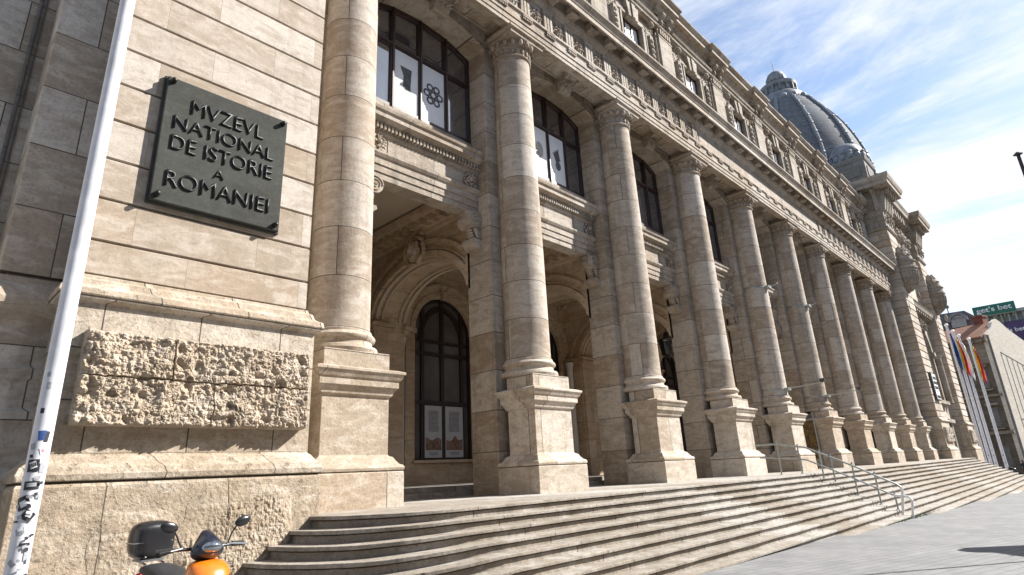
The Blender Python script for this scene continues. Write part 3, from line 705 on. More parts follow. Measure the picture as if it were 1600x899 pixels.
def attic_pil():
    bm = bmesh.new()
    box(bm, -.76, .76, 1.06, 1.3, 15.8, 20.6)
    box(bm, -.61, .61, 0.97, 1.10, 16.2, 20.42)
    o = obj('attic_pilaster', bm, 'attic', MU, bevel=0.01, loc=(AX(1), 0, 0))
    bm = bmesh.new()
    rings(bm, -.61, .61, 1.0, 1.3, [(0.0, 20.42), (0.05, 20.44), (0.05, 20.52), (0, 20.55), (0, 20.95), (0.06, 20.98), (0.10, 21.05), (0.10, 21.10), (0.02, 21.12), (0.02, 21.70), (0.12, 21.72), (0.14, 21.82)])
    for i in range(5):
        x = -.42 + .21 * i; box(bm, x - .06, x + .06, 0.92, 1.0, 20.60, 20.9)
    for s in (-1, 1):
        extrude(bm, [(0.95, 21.72), (0.62, 21.72), (0.60, 21.62), (0.70, 21.50), (0.82, 21.42), (0.88, 21.2), (0.95, 21.14)], 'x', s * .36 - .13, s * .36 + .13)
        ball(bm, (s * .36, 0.70, 21.6), (.14, .1, .1), 8, 6); ball(bm, (s * .36, 0.84, 21.3), (.13, .07, .12), 8, 6)
    foliage(bm, (0, .92, 21.4), .18, 12, .5, 'y', 6)
    obj('pilaster_capital', bm, 'attic', o)
    bm = bmesh.new()      # cornice breaking forward + parapet block
    rings(bm, -.70, .70, 0.80, 2.2, [(0.0, 21.82), (0.0, 21.95), (.08, 22.0), (.10, 22.12), (.30, 22.16), (.30, 22.36), (.36, 22.40), (.46, 22.54), (.47, 22.60), (.2, 22.66)])
    obj('cornice_break', bm, 'attic', o)
    bm = bmesh.new()
    rings(bm, -.78, .78, 1.05, 1.9, [(0.02, 22.62), (0.02, 23.40), (0.10, 23.44), (0.12, 23.62), (0.0, 23.70)])
    obj('parapet_block', bm, 'attic', o, bevel=0.01)
    return o
pl0 = attic_pil()
for k in range(1, 10): copy_tree(pl0, (5.7 * k, 0, 0), MU)
bm = bmesh.new()
extrude(bm, [(2.2, 21.75), (1.02, 21.75), (1.0, 21.95), (0.90, 22.0), (0.88, 22.12), (0.66, 22.16), (0.66, 22.36), (0.60, 22.40), (0.50, 22.54), (0.49, 22.60), (1.2, 22.68), (1.2, 23.25), (1.12, 23.28), (1.12, 23.40), (2.2, 23.44)], 'x', XA, XB)
obj('attic_cornice', bm, 'attic', MU)
bm = bmesh.new(); extrude(bm, [(1.3, 23.3), (9.0, 25.8), (20.0, 25.8), (20.0, 15.0), (2.0, 15.0)], 'x', XA, XB)
obj('roof', bm, 'lead', MU)
bm = bmesh.new(); box(bm, -14, 59, 8.5, 20, -1.5, 15.6); box(bm, 4.15, 58.4, 2.25, 8.5, 8.85, 15.4)
obj('rear_wing', bm, 'attic', MU)

# --- pavilions
def pav_strip(x0, x1, yb, ytop=24.0, back=2.4, low=-3.0, g=0.0):
    """a projecting rusticated strip with socle and mouldings"""
    y0 = -0.5
    prof = [(0.28, low), (0.28, 0.56), (0.26, 0.60), (0.22, 0.61), (0.29, 0.63), (0.30, 0.70), (0.27, 0.78), (0.20, 0.84), (0.16, 0.90), (0.12, 0.93), (0.12, 2.84), (0.14, 2.86), (0.20, 2.88), (0.235, 2.94), (0.22, 3.02), (0.16, 3.05), (0.12, 3.08), (0.09, 3.17), (0.04, 3.20), (0.03, 3.25), (-0.03, 3.26), (-0.03, ytop)]
    # socle (weathered) and die separately
    bm = bmesh.new(); rings(bm, x0, x1, y0, back, prof[:10] + [(0.12, 0.95)])
    a = obj('socle', bm, 'base', MU, bevel=0.012)
    bm = bmesh.new(); rings(bm, x0, x1, y0, back, [(0.12, 0.95)] + prof[10:21])
    d = obj('pedestal_course', bm, 'die', MU, bevel=0.006)
    bm = bmesh.new()
    rings(bm, x0, x1, y0, back, [(-0.055, 3.2), (-0.055, ytop)])
    z = 3.26; nz = 0.624; first = 3.756
    zs = [3.26, first]
    while zs[-1] + nz < 19.6: zs.append(zs[-1] + nz)
    for za, zb in zip(zs, zs[1:]):
        rings(bm, x0, x1, y0, back - .04, [(-0.06, za + .017 + g), (-0.006, za + .018 + g), (0.0, za + .026 + g), (0.0, zb - .026 - g), (-0.006, zb - .018 - g), (-0.06, zb - .017 - g)])
    w = obj('rusticated_wall', bm, 'wall', MU)
    return a, d, w, zs[-1]
def rough_block(x0, x1, z0, z1, y, depth, seed, fine=0.011, name='rough_hewn_block'):
    bm = bmesh.new(); nx = int((x1 - x0) / fine); nz = int((z1 - z0) / fine)
    rows = []
    for j in range(nz + 1):
        row = []
        for i in range(nx + 1):
            u = i / nx; v = j / nz; x = x0 + (x1 - x0) * u; z = z0 + (z1 - z0) * v
            e = min(u * (x1 - x0), (1 - u) * (x1 - x0), v * (z1 - z0), (1 - v) * (z1 - z0))
            edge = 0.70 + 0.30 * min(1, e / 0.03) if e > 0 else 0.0
            n1_ = noise.fractal((x * 2.2, 0.3, z * 2.2), 0.9, 2.1, 5)
            wx = x + .05 * noise.noise((x * 5, z * 5, 1)); wz = z + .05 * noise.noise((x * 5, z * 5, 6))
            dd = noise.voronoi((wx * 4.1, 1.7, wz * 4.1))[0]
            pit = max(0, 0.36 - dd[0]) * 1.5
            d2 = noise.voronoi((wx * 13.0, 0.7, wz * 13.0))[0]
            facet = (d2[1] - d2[0])
            n2 = noise.turbulence((x * 10, 0.1, z * 10), 4, True)
            dpt = depth * (0.80 + 0.30 * n1_) - depth * 0.85 * pit + 0.035 * facet - 0.01 + 0.042 * n2 + 0.012 * noise.noise((x * 70, 2, z * 70))
            for (sx_, sz_, hor) in ((2.15, 2.17, 0), (2.72, 1.57, 0), (0, 1.88, 1)):
                if hor and abs(z - sz_ - .01 * noise.noise((x * 2, 0, 5))) < .009 and name == 'rough_hewn_block': dpt *= .62
                if not hor and abs(x - sx_) < .009 and abs(z - sz_) < .31 and name == 'rough_hewn_block': dpt *= .62
            dpt = max(0.03, dpt) * edge
            row.append(bm.verts.new((x + 0.02 * noise.noise((x * 9, z * 9, 3)) * edge, y - dpt, z + 0.02 * noise.noise((x * 9, z * 9, 9)) * edge)))
        rows.append(row)
    for a, b_ in zip(rows, rows[1:]):
        for i in range(nx): bm.faces.new((a[i], a[i + 1], b_[i + 1], b_[i]))
    return obj(name, bm, 'rock', MU)
pav_strip(0.99, 4.16, 2.4, 24.0)
# rock-faced panel made of several stones
yb = -0.62
seams = [(1.12, 4.14, 1.27, 2.46)]
bm = bmesh.new(); box(bm, 1.12, 4.135, yb - .075, yb + .05, 1.275, 2.455); obj('block_backing', bm, 'rock', MU, bevel=0.01)
for i, (a, b_, c, d) in enumerate(seams): rough_block(a, b_, c, d, yb - .06, 0.185, 3.7 * i)
def spall(x0, x1, z0, z1, y, amp, seed, mat='base', fine=0.016, sc=2.0):
    bm = bmesh.new(); nx = int((x1 - x0) / fine); nz = int((z1 - z0) / fine); rows = []
    for j in range(nz + 1):
        row = []
        for i in range(nx + 1):
            x = x0 + (x1 - x0) * i / nx; z = z0 + (z1 - z0) * j / nz
            u = 2 * i / nx - 1; v = 2 * j / nz - 1
            mk = 1.0 - (abs(u) ** 3 + abs(v) ** 3) * 1.1 + 0.9 * noise.noise((x * sc + seed, z * sc, 1.0)) 
            mk = max(-0.3, min(1, mk * 1.3))
            d = amp * mk * (0.55 + 0.9 * noise.turbulence((x * 16 + seed, z * 11, 2), 4, True)) + (0.004 if mk > 0 else -0.01)
            row.append(bm.verts.new((x, y - d, z)))
        rows.append(row)
    for a, b_ in zip(rows, rows[1:]):
        for i in range(nx): bm.faces.new((a[i], a[i + 1], b_[i + 1], b_[i]))
    return obj('spalled_surface', bm, mat, MU)
spall(2.45, 4.05, -0.95, 0.52, -0.78, 0.034, 1.0, 'base', .013, 2.0)
spall(1.5, 2.5, -0.85, 0.35, -0.78, 0.018, 7.0)
# recessed wall left of the strip, in shade
bm = bmesh.new()
rp = [(0.20, -3.0), (0.20, 0.56), (0.22, 0.63), (0.23, 0.70), (0.16, 0.84), (0.10, 0.93), (0.10, 1.35), (0.13, 1.38), (0.13, 1.5), (0.06, 1.55), (0.06, 1.9), (0.09, 1.92), (0.09, 2.05), (0.05, 2.1), (0.05, 2.6), (0.12, 2.7), (0.235, 2.86), (0.24, 2.94), (0.20, 3.04), (0.14, 3.08), (0.08, 3.17), (0.08, 3.25), (0, 3.27), (0, 24.0)]
rings(bm, 0.30, 1.3, 0.16, 3.0, [(o * 0.9 if o else 0, z) for o, z in rp])
rings(bm, -14.0, 0.8, 0.95, 3.0, [(o, z) for o, z in rp])
bm2 = bmesh.new()
for v in bm.verts: pass
obj('recessed_wall', bm, 'recess', MU, bevel=0.008); bm2.free()
bm = bmesh.new(); rings(bm, 0.22, 1.3, 0.10, 3.0, [(0, 3.3), (0, 24.0)]); obj('recess_pilaster', bm, 'recess', MU, bevel=0.015)
bm = bmesh.new(); tube(bm, [(0.02, 0.91, 3.2), (0.02, 0.91, 24)], 0.03, 10); tube(bm, [(0.09, 0.93, 3.2), (0.09, 0.93, 24)], 0.012, 8)
obj('conduit_pipe', bm, 'darkstone', MU, smooth=True)
# wall closing the gap beside the first and last column
bm = bmesh.new(); box(bm, 4.0, 4.75, 1.36, 2.25, -0.1, 13.9); box(bm, 57.84, 58.6, 1.36, 2.25, -0.1, 13.9)
box(bm, 3.9, 4.75, 2.2, 8.4, 0, 13.9); box(bm, 57.84, 58.6, 2.2, 8.4, 0, 13.9)
obj('end_wall', bm, 'pier', MU)

# far pavilion
for (x0, x1, sd) in ((58.42, 61.59, 3), (71.2, 74.4, 9)):
    _, _, _, zt = pav_strip(x0, x1, 2.4, 24.0, g=0.028)
    rough_block(x0 + .15, x1 - .15, 1.27, 2.46, yb, 0.2, sd, 0.05)
    bm = bmesh.new()      # frieze zone and great cornice
    rings(bm, x0, x1, -0.5, 2.4, [(0.0, 19.7), (0.06, 19.75), (0.12, 19.85), (0.12, 19.95), (0.0, 20.0), (0.0, 23.0), (0.05, 23.05), (0.12, 23.2), (0.2, 23.25), (0.2, 23.5), (1.10, 23.6), (1.12, 23.95), (1.2, 24.0), (1.3, 24.3), (1.32, 24.5), (0.6, 24.6)])
    obj('pavilion_cornice', bm, 'attic', MU)
    bm = bmesh.new()
    n = 5
    for i in range(n):
        x = x0 + .3 + (x1 - x0 - .6) * i / (n - 1)
        extrude(bm, [(-0.5, 23.5), (-1.35, 23.5), (-1.33, 23.3), (-1.0, 23.0), (-0.85, 22.3), (-0.72, 21.6), (-0.5, 21.5)], 'x', x - .16, x + .16)
        ball(bm, (x, -1.12, 23.15), (.18, .2, .18), 8, 6)
    for j in range(3):
        y = -0.2 + .95 * j
        extrude(bm, [(x0, 23.5), (x0 - .85, 23.5), (x0 - .83, 23.3), (x0 - .5, 23.0), (x0 - .35, 22.3), (x0 - .22, 21.6), (x0, 21.5)], 'y', y - .16, y + .16)
    for i in range(3): foliage(bm, (x0 + .7 + i * .9, -0.55, 20.9), 0.5, 24, 0.5, 'y', i)
    obj('cornice_console', bm, 'attic', MU)
    # bowl shaped corbel with carved top
    bm = bmesh.new(); xc = (x0 + x1) / 2
    lathe(bm, xc, -0.6, [(0.05, 13.9), (0.25, 14.1), (0.62, 14.4), (0.90, 14.8), (1.02, 15.3), (1.05, 15.8), (1.02, 15.95), (1.12, 16.0), (1.12, 16.15), (1.02, 16.2), (1.02, 16.6), (1.1, 16.65), (1.1, 16.75), (0.9, 16.8)], 28)
    for i in range(12):
        a = PI + PI * i / 11
        tube(bm, [(xc + r_ * math.cos(a), -.6 + r_ * math.sin(a), z_) for r_, z_ in ((.27, 14.08), (.64, 14.38), (.93, 14.8), (1.05, 15.3), (1.07, 15.8))], 0.045, 6)
    foliage(bm, (xc, -.95, 17.25), .85, 60, 0.6, 'y', 31); lathe(bm, xc, -.7, [(.85, 16.7), (.8, 17.1), (.55, 17.7), (.3, 18.1), (.1, 18.3)], 20)
    ball(bm, (xc, -1.2, 13.5), (.15, .15, .4), 8, 8)
    obj('carved_corbel', bm, 'attic', MU)
xc = (61.59 + 71.2) / 2
bm = bmesh.new(); arched_wall(bm, 2.1, 4.95, 5.0, 9.6, -3.0, 24.0, 0.35, 1.3)
w = obj('pavilion_bay_wall', bm, 'wall', MU, loc=(xc, 0, 0))
bm = bmesh.new()
extrude(bm, [(0.4, 12.9), (0.2, 12.9), (0.15, 13.2), (-0.35, 13.3), (-0.45, 13.6), (-0.55, 13.75), (0.4, 13.9)], 'x', -4.8, 4.8)
for i in range(11): box(bm, -4.5 + .88 * i, -4.2 + .88 * i, -0.3, 0.2, 13.05, 13.3)
extrude(bm, [(0.4, 23.2), (0.2, 23.2), (0.1, 23.5), (-0.8, 23.6), (-0.85, 23.9), (-1.0, 24.2), (0.4, 24.4)], 'x', -4.9, 4.9)
for i in range(9): box(bm, -4.3 + 1.05 * i, -3.9 + 1.05 * i, -0.6, 0.2, 22.6, 23.55)
archivolt(bm, 2.1, 9.6, .55, 0.15, 0.36)
for s in (-1, 1):
    box(bm, *sorted((s * 2.1, s * 2.6)), .2, .36, 4.8, 9.6); box(bm, *sorted((s * 2.05, s * 2.75)), 0.0, .36, 9.35, 9.7)
    lathe(bm, s * 3.4, 0.1, [(.42, 4.9), (.36, 5.2), (.34, 9.2), (.44, 9.5)], 20)
foliage(bm, (0, .1, 11.9), .7, 30, .6, 'y', 13)
box(bm, -2.5, 2.5, -0.1, .36, 4.7, 5.0)
box(bm, -1.5, 1.5, -0.25, .36, 3.0, 3.3); box(bm, -1.3, -.9, .0, .36, -1, 3.0); box(bm, .9, 1.3, .0, .36, -1, 3.0)
obj('bay_mouldings', bm, 'attic', w)
bm = bmesh.new(); box(bm, -.9, .9, .33, .4, -1.8, 3.0); extrude(bm, [(-2.1, 5.0)] + arc(0, 9.6, 2.1, 2.1, 180, 0, 20) + [(2.1, 5.0)], 'y', .8, .9)
obj('pane', bm, 'glass', w)
bm = bmesh.new(); box(bm, 58.55, 74.3, 1.0, 16.0, -3, 23.4); box(bm, 61.0, 72, 1.5, 14, 23.4, 24.6)
obj('pavilion_body', bm, 'attic', MU)
bm = bmesh.new()
for i in range(-1, 2): foliage(bm, (66.4 + i * 1.2, -.2, 20.6), 1.0, 40, .4, 'y', 50 + i)
obj('carved_trophy', bm, 'attic', MU)

# turret on the pavilion corner
bm = bmesh.new()
tx0, tx1, ty0, ty1 = 59.6, 63.0, 0.1, 3.4
rings(bm, tx0, tx1, ty0, ty1, [(0.15, 24.0), (0.15, 24.5), (0.0, 24.6), (0.0, 27.4), (0.12, 27.5), (0.2, 27.75), (0.2, 27.9)])
for s in (0,):
    box(bm, tx0 + .5, tx1 - .5, ty0 - .08, ty0 + .02, 25.9, 26.9); box(bm, tx0 - .08, tx0 + .02, ty0 + .5, ty1 - .5, 25.9, 26.9)
tb = obj('corner_turret', bm, 'darkstone', MU, bevel=0.02)
bm = bmesh.new()
cxx, cyy = (tx0 + tx1) / 2, (ty0 + ty1) / 2
lathe(bm, cxx, cyy, [(1.75, 27.85), (1.75, 28.2), (1.62, 28.5), (1.6, 28.9), (1.45, 29.4), (1.15, 29.85), (0.7, 30.15), (0.3, 30.3), (.12, 30.5)], 32)
for i in range(16):
    a = 2 * PI * i / 16; rot = Matrix.Rotation(a, 4, 'Z'); p = Vector((cxx, cyy, 0)) + rot @ Vector((1.68, 0, 28.35))
    ball(bm, p, (.25, .30, .38), 8, 6, rot); p = Vector((cxx, cyy, 0)) + rot @ Vector((1.72, 0, 28.8)); ball(bm, p, (.16, .22, .18), 8, 5, rot)
obj('turret_dome', bm, 'lead', tb, smooth=True)
# great dome
DX, DY = 66.8, 8.0
dome_prof = [(7.5, 24.0), (7.5, 26.5), (7.7, 26.7), (7.7, 27.2), (7.45, 27.5), (7.42, 29.0), (7.32, 30.3), (7.10, 31.7), (6.75, 33.1), (6.35, 34.4), (5.87, 35.7), (5.20, 37.1), (4.45, 38.4), (3.65, 39.5), (3.1, 40.1)]
dome_prof = [(r_ - .17 if z_ > 27.3 and z_ < 39 else r_, z_) for r_, z_ in dome_prof]
bm = bmesh.new(); lathe(bm, DX, DY, dome_prof, 64)
dm = obj('great_dome', bm, 'slate', MU, smooth=True)
bm = bmesh.new()
for i in range(12):
    a = 2 * PI * i / 12 + .13
    pts = [(DX + (r_ + .08) * math.cos(a), DY + (r_ + .08) * math.sin(a), z_) for r_, z_ in dome_prof[4:]]
    tube(bm, pts, 0.19, 8)
    for q in range(len(pts)): ball(bm, pts[q], .26, 6, 5)
obj('dome_rib', bm, 'lead', dm, smooth=True)
bm = bmesh.new()
lathe(bm, DX, DY, [(3.3, 39.7), (3.2, 40.3), (2.75, 40.6), (2.6, 41.3), (2.4, 41.5), (1.9, 41.9), (1.85, 42.6), (2.1, 42.8), (2.15, 43.15), (1.75, 43.3), (1.1, 43.4), (0.95, 43.9), (1.15, 44.1), (1.1, 44.6), (0.9, 45.1), (0.5, 45.45), (0.2, 45.6), (0.12, 45.7)], 40)
for i in range(16):
    a = 2 * PI * i / 16; rot = Matrix.Rotation(a, 4, 'Z')
    p = Vector((DX, DY, 0)) + rot @ Vector((3.0, 0, 40.2)); ball(bm, p, (.4, .42, .5), 8, 6, rot)
    p = Vector((DX, DY, 0)) + rot @ Vector((1.05, 0, 44.3)); ball(bm, p, (.14, .16, .45), 6, 6, rot)
    p = Vector((DX, DY, 0)) + rot @ Vector((2.0, 0, 42.3)); box(bm, p.x - .09, p.x + .09, p.y - .09, p.y + .09, 41.9, 42.75)
tube(bm, [(DX, DY, 45.5), (DX, DY, 47.0)], .05, 6)
obj('dome_lantern', bm, 'lead', dm, smooth=True)

# ------------------------------------------------------------------ plaque
PX0, PX1, PZ0, PZ1, PY = 1.60, 3.53, 4.50, 6.62, -0.62
def text_mesh(body, cap_w, cap_h, x, z, y, depth, name, mat, parent, rot=(PI / 2, 0, 0), bold=0.0):
    cu = bpy.data.curves.new(name, 'FONT'); cu.body = body; cu.size = 1.0; cu.extrude = 0.0; cu.offset = bold
    to = bpy.data.objects.new(name + '_tmp', cu); COL.objects.link(to)
    bpy.context.view_layer.update()
    dg = bpy.context.evaluated_depsgraph_get()
    me = bpy.data.meshes.new_from_object(to.evaluated_get(dg))
    bpy.data.objects.remove(to)
    xs_ = [v.co.x for v in me.vertices]; ys_ = [v.co.y for v in me.vertices]
    sx = cap_w / (max(xs_) - min(xs_)); sy = cap_h / (max(ys_) - min(ys_)); mx_, my_ = min(xs_), min(ys_)
    bm = bmesh.new(); bm.from_mesh(me)
    for v in bm.verts: v.co = Vector(((v.co.x - mx_) * sx, 0, (v.co.y - my_) * sy))
    r = bmesh.ops.extrude_face_region(bm, geom=bm.faces[:])
    for e in r['geom']:
        if isinstance(e, bmesh.types.BMVert): e.co.y -= depth
    o = obj(name, bm, mat, parent, loc=(x, y, z))
    return o
PQ = thing('museum_plaque', 'dark bronze wall plaque lettered MVZEVL NATIONAL DE ISTORIE A ROMANIEI', 'plaque', (1.6, -0.5, 4.5))
bm = bmesh.new()
box(bm, 0.0, 1.93, -0.12, -0.04, 0.0, 2.12); box(bm, -0.03, 1.96, -0.05, 0.02, -0.03, 2.15)
obj('plate', bm, 'bronze', PQ, bevel=0.012)
for body, x0, x1, z0, z1 in (('MVZEVL', 1.98, 3.13, 6.09, 6.34), ('NATIONAL', 1.76, 3.33, 5.75, 5.98), ('DE ISTORIE', 1.76, 3.33, 5.39, 5.64), ('A', 2.42, 2.57, 5.12, 5.27), ('ROMANIEI', 1.76, 3.32, 4.77, 5.03)):
    text_mesh(body, x1 - x0, z1 - z0, x0 - 1.6, z0 - 4.5, -0.12, 0.022, 'lettering', 'letter', PQ, bold=-0.010)
for x, z in ((1.67, 6.54), (3.44, 6.53), (1.68, 4.59), (3.45, 4.59)):
    bm = bmesh.new(); bmesh.ops.create_cone(bm, cap_ends=True, segments=14, radius1=.045, radius2=.035, depth=.09, matrix=Matrix.Translation((x - 1.6, -.16, z - 4.5)) @ Matrix.Rotation(PI / 2, 4, 'X'))
    ball(bm, (x - 1.6, -.20, z - 4.5), (.034, .02, .034), 10, 6); obj('bolt', bm, 'letter', PQ, smooth=True)
# information banner on the far pavilion
IB = thing('information_banner', 'narrow white vertical sign with black lettering blocks on the far pavilion', 'sign', (59.2, -0.5, 4.6))
bm = bmesh.new(); box(bm, 0, 1.7, -.16, .02, 0, 2.3); obj('frame', bm, 'black', IB)
bm = bmesh.new(); box(bm, .12, 1.6, -.20, -.158, .1, 2.2); obj('face', bm, 'white', IB)
bm = bmesh.new()
for i, (zz_, a, b_) in enumerate(((1.85, .3, 1.4), (1.45, .2, 1.5), (1.05, .25, 1.45), (.75, .7, .9), (.3, .25, 1.45))): box(bm, a, b_, -.215, -.2005, zz_ - .12, zz_ + .12 if i != 3 else zz_ + .02)
obj('lettering', bm, 'letter', IB)

# ------------------------------------------------------------------ posters in the portico window
def poster(x0, x1, label, variant):
    o = thing('window_poster', label, 'poster', (x0, 8.04, 1.2), group='posters behind the arched window')
    w = x1 - x0
    bm = bmesh.new(); box(bm, 0, w, 0, .012, 0, 1.86); obj('paper', bm, 'poster_paper', o)
    bm = bmesh.new(); rnd = random.Random(variant)
    for i in range(17):
        z = 1.66 - i * .045; x = w * .22
        while x < w * .78:
            q = rnd.uniform(.02, .09); box(bm, x, min(x + q, w * .8), -.004, -.001, z - .012, z + .012); x += q + rnd.uniform(.012, .03)
    for i, z in enumerate((.17, .11)): box(bm, w * .2 + i * .06, w * .8 - i * .06, -.004, -.001, z - .012, z + .012)
    obj('printed_text', bm, 'ink', o)
    bm = bmesh.new(); box(bm, w * .04, w * .96, -.004, -.001, .26, .56)
    pts = [(w * .04, .56)]
    for i in range(13):
        t = i / 12; h = .66 + .05 * math.sin(t * 9 + variant)
        if variant == 2: h = .60 + .24 * max(0, 1 - abs(t - .55) / .18) + .05 * (t > .8) + .02 * math.sin(t * 20)
        pts.append((w * (.04 + .92 * t), h))
    pts.append((w * .96, .56)); extrude(bm, pts, 'y', -.004, -.001)
    obj('photograph', bm, 'photo', o)
    return o
poster(BC(2) - .88, BC(2) - .08, 'left white text poster above a brown street photograph in the arched window', 1)
poster(BC(2) + .09, BC(2) + .96, 'right white text poster above a domed palace photograph in the arched window', 2)
# artefact prints in the gridded windows
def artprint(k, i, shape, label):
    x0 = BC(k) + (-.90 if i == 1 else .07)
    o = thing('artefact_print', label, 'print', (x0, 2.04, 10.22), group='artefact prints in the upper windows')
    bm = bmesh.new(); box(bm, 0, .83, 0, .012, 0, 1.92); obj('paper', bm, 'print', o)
    bm = bmesh.new()
    if shape == 'vase':
        extrude(bm, [(.30, .75), (.55, .70), (.60, 1.45), (.20, 1.45), (.32, 1.15)], 'y', -.006, -.001)
        o2 = bmesh.new(); extrude(o2, arc(.38, .68, .24, .20, 0, 350, 20), 'y', -.004, -.0005); obj('pale_foot', o2, 'inkgrey', o)
    elif shape == 'disc':
        for (cx1, cz1, r1_) in [(.42, 1.0, .14)] + [(.42 + .24 * math.cos(q * PI / 3), 1.0 + .26 * math.sin(q * PI / 3), .13) for q in range(6)]:
            a = arc(cx1, cz1, r1_, r1_, 0, 360, 20); b_ = arc(cx1, cz1, r1_ * .52, r1_ * .52, 0, 360, 20)
            for q in range(20): extrude(bm, [a[q], a[q + 1], b_[q + 1], b_[q]], 'y', -.006 - .0004 * cx1, -.001)
    elif shape == 'egg':
        extrude(bm, arc(.42, 1.05, .2, .32, 0, 350, 20), 'y', -.006, -.001)
    elif shape == 'wing':
        for q in range(5): extrude(bm, [(.35, .85), (.40, .80), (.62 - .03 * q, 1.05 + .1 * q), (.20 + .08 * q, 1.25 + .06 * q)], 'y', -.006 - .001 * q, -.001)
        extrude(bm, arc(.45, .75, .14, .18, 0, 350, 14), 'y', -.012, -.001)
    else:
        extrude(bm, arc(.42, 1.1, .17, .3, 0, 350, 20), 'y', -.006, -.001); extrude(bm, arc(.46, .75, .22, .16, 0, 350, 20), 'y', -.012, -.0065)
    obj('artefact_image', bm, 'inkgrey' if shape == 'egg' else 'ink', o)
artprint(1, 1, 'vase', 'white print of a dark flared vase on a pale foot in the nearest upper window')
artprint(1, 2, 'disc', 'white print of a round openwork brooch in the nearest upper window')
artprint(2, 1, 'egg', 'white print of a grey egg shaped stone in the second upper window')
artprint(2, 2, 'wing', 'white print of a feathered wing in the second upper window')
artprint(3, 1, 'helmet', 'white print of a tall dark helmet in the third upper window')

# golden banner between pedestals
GB = thing('golden_banner', 'upright golden brown printed panel with blue top between two pedestals', 'banner', (33.2, 1.0, 0.0))
bm = bmesh.new(); box(bm, 0, .06, 0, 1.7, .5, 2.75); obj('printed_panel', bm, 'gold', GB)
bm = bmesh.new(); box(bm, -.004, .064, 0.01, 1.69, 2.4, 2.74); obj('blue_header', bm, 'slate', GB)
bm = bmesh.new(); box(bm, -.03, .09, -.06, 0, 0, 2.8); box(bm, -.03, .09, 1.7, 1.76, 0, 2.8); box(bm, -.2, .3, -.1, 1.8, 0, .06); obj('stand', bm, 'steel', GB)

# lantern hanging in the portico
def lantern(x, label):
    o = thing('hanging_lantern', label, 'lantern', (x, 4.8, 5.6), group='lanterns hanging in the portico')
    bm = bmesh.new(); lathe(bm, 0, 0, [(.1, .05), (.26, .15), (.36, .8), (.38, .85), (.1, 1.05)], 6)
    obj('glass_body', bm, 'glass', o)
    bm = bmesh.new()
    for i in range(6):
        a = PI * i / 3; tube(bm, [(.28 * math.cos(a), .28 * math.sin(a), .12), (.39 * math.cos(a), .39 * math.sin(a), .85)], .025, 6)
    lathe(bm, 0, 0, [(.0, -.05), (.28, .1), (.3, .16), (.1, .14)], 12); lathe(bm, 0, 0, [(.42, .82), (.44, .9), (.2, 1.05), (.12, 1.25), (.03, 1.3)], 12)
    obj('iron_frame', bm, 'black', o)
    bm = bmesh.new(); tube(bm, [(0, 0, 1.28), (0, 0, 3.0)], .018, 6); obj('chain', bm, 'black', o)
    return o
lantern(BC(4) + .35, 'black iron lantern hanging behind the third column from the left')
lantern(BC(6), 'black iron lantern deeper in the shaded portico')

# floodlights strapped to columns
def flood(k, z, length, label, head=True):
    o = thing('floodlight_arm', label, 'floodlight', (AX(k), AY, z), group='lighting arms strapped to columns')
    bm = bmesh.new(); bmesh.ops.create_cone(bm, segments=40, radius1=.632, radius2=.632, depth=.05, cap_ends=False); 
    lathe(bm, 0, 0, [(.615, -.03), (.635, -.03), (.635, .03), (.615, .03)], 40, cap=False); obj('strap', bm, 'steel', o)
    bm = bmesh.new(); box(bm, -.16, .16, -.78, -.6, -.06, .06); tube(bm, [(-.2, -.62, .0), (.1, -.95, .05), (.1, -.62 - length, .12)], .022, 8)
    obj('arm', bm, 'steel', o)
    if head:
        bm = bmesh.new(); box(bm, -.03, .23, -.78 - length, -.58 - length, .12, .28); tube(bm, [(.1, -.64 - length, .1), (.1, -.68 - length, .2)], .03, 8)
        obj('lamp_head', bm, 'black', o, bevel=.02)
    return o
flood(5, 3.62, 1.55, 'white arm with small black floodlight strapped low on the fifth column')
flood(6, 3.62, 1.55, 'white arm with small black floodlight strapped low on the sixth column')
flood(5, 8.6, .5, 'bare white bracket strapped halfway up the fifth column', False)
flood(6, 8.6, .5, 'bare white bracket strapped halfway up the sixth column', False)

# ------------------------------------------------------------------ handrail on the steps
HX = 21.7
HR = thing('handrail', 'two bar steel handrail running down the middle of the steps', 'handrail', (HX, 0, 0))
top = [(0, -.5, 1.03), (0, -1.25, 1.03), (0, -1.95, .90), (0, -2.2, .86), (0, -2.62, .66), (0, -3.55, .21), (0, -4.15, -.12), (0, -4.72, -.42), (0, -4.80, -.50)]
top2 = [(0, -4.80, -.50), (0, -4.82, -.62), (0, -4.68, -1.34)]
lowr = [(0, -.6, .60), (0, -1.25, .55), (0, -1.95, .49), (0, -2.2, .44), (0, -2.62, .24), (0, -3.55, -.20), (0, -4.15, -.52), (0, -4.56, -.73)]
low2 = [(0, -4.56, -.73), (.0, -4.95, -.78), (0, -5.02, -.88), (0, -4.93, -1.38)]
bm = bmesh.new(); tube(bm, top, .030, 10); obj('top_rail', bm, 'steel', HR, smooth=True)
bm = bmesh.new(); tube(bm, lowr, .026, 10); obj('lower_rail', bm, 'steel', HR, smooth=True)
bm = bmesh.new(); tube(bm, top2, .038, 10); tube(bm, low2, .036, 10); obj('painted_end', bm, 'whitesteel', HR, smooth=True)
for y, zt, in ((-1.25, 1.14), (-1.95, .98), (-2.62, .76), (-2.95, .60), (-3.55, .30), (-4.15, -.02), (-4.58, -.62)):
    k = 0 if y > -2.42 else int((-y - 2.39) / TR) + 1
    bm = bmesh.new(); zb = -RIS * k - .01
    tube(bm, [(0.045, y, zb), (0.045, y, zt)], .026, 10); lathe(bm, .045, y, [(.06, zb), (.06, zb + .02), (.03, zb + .03)], 12)
    obj('post', bm, 'steel', HR, smooth=True)

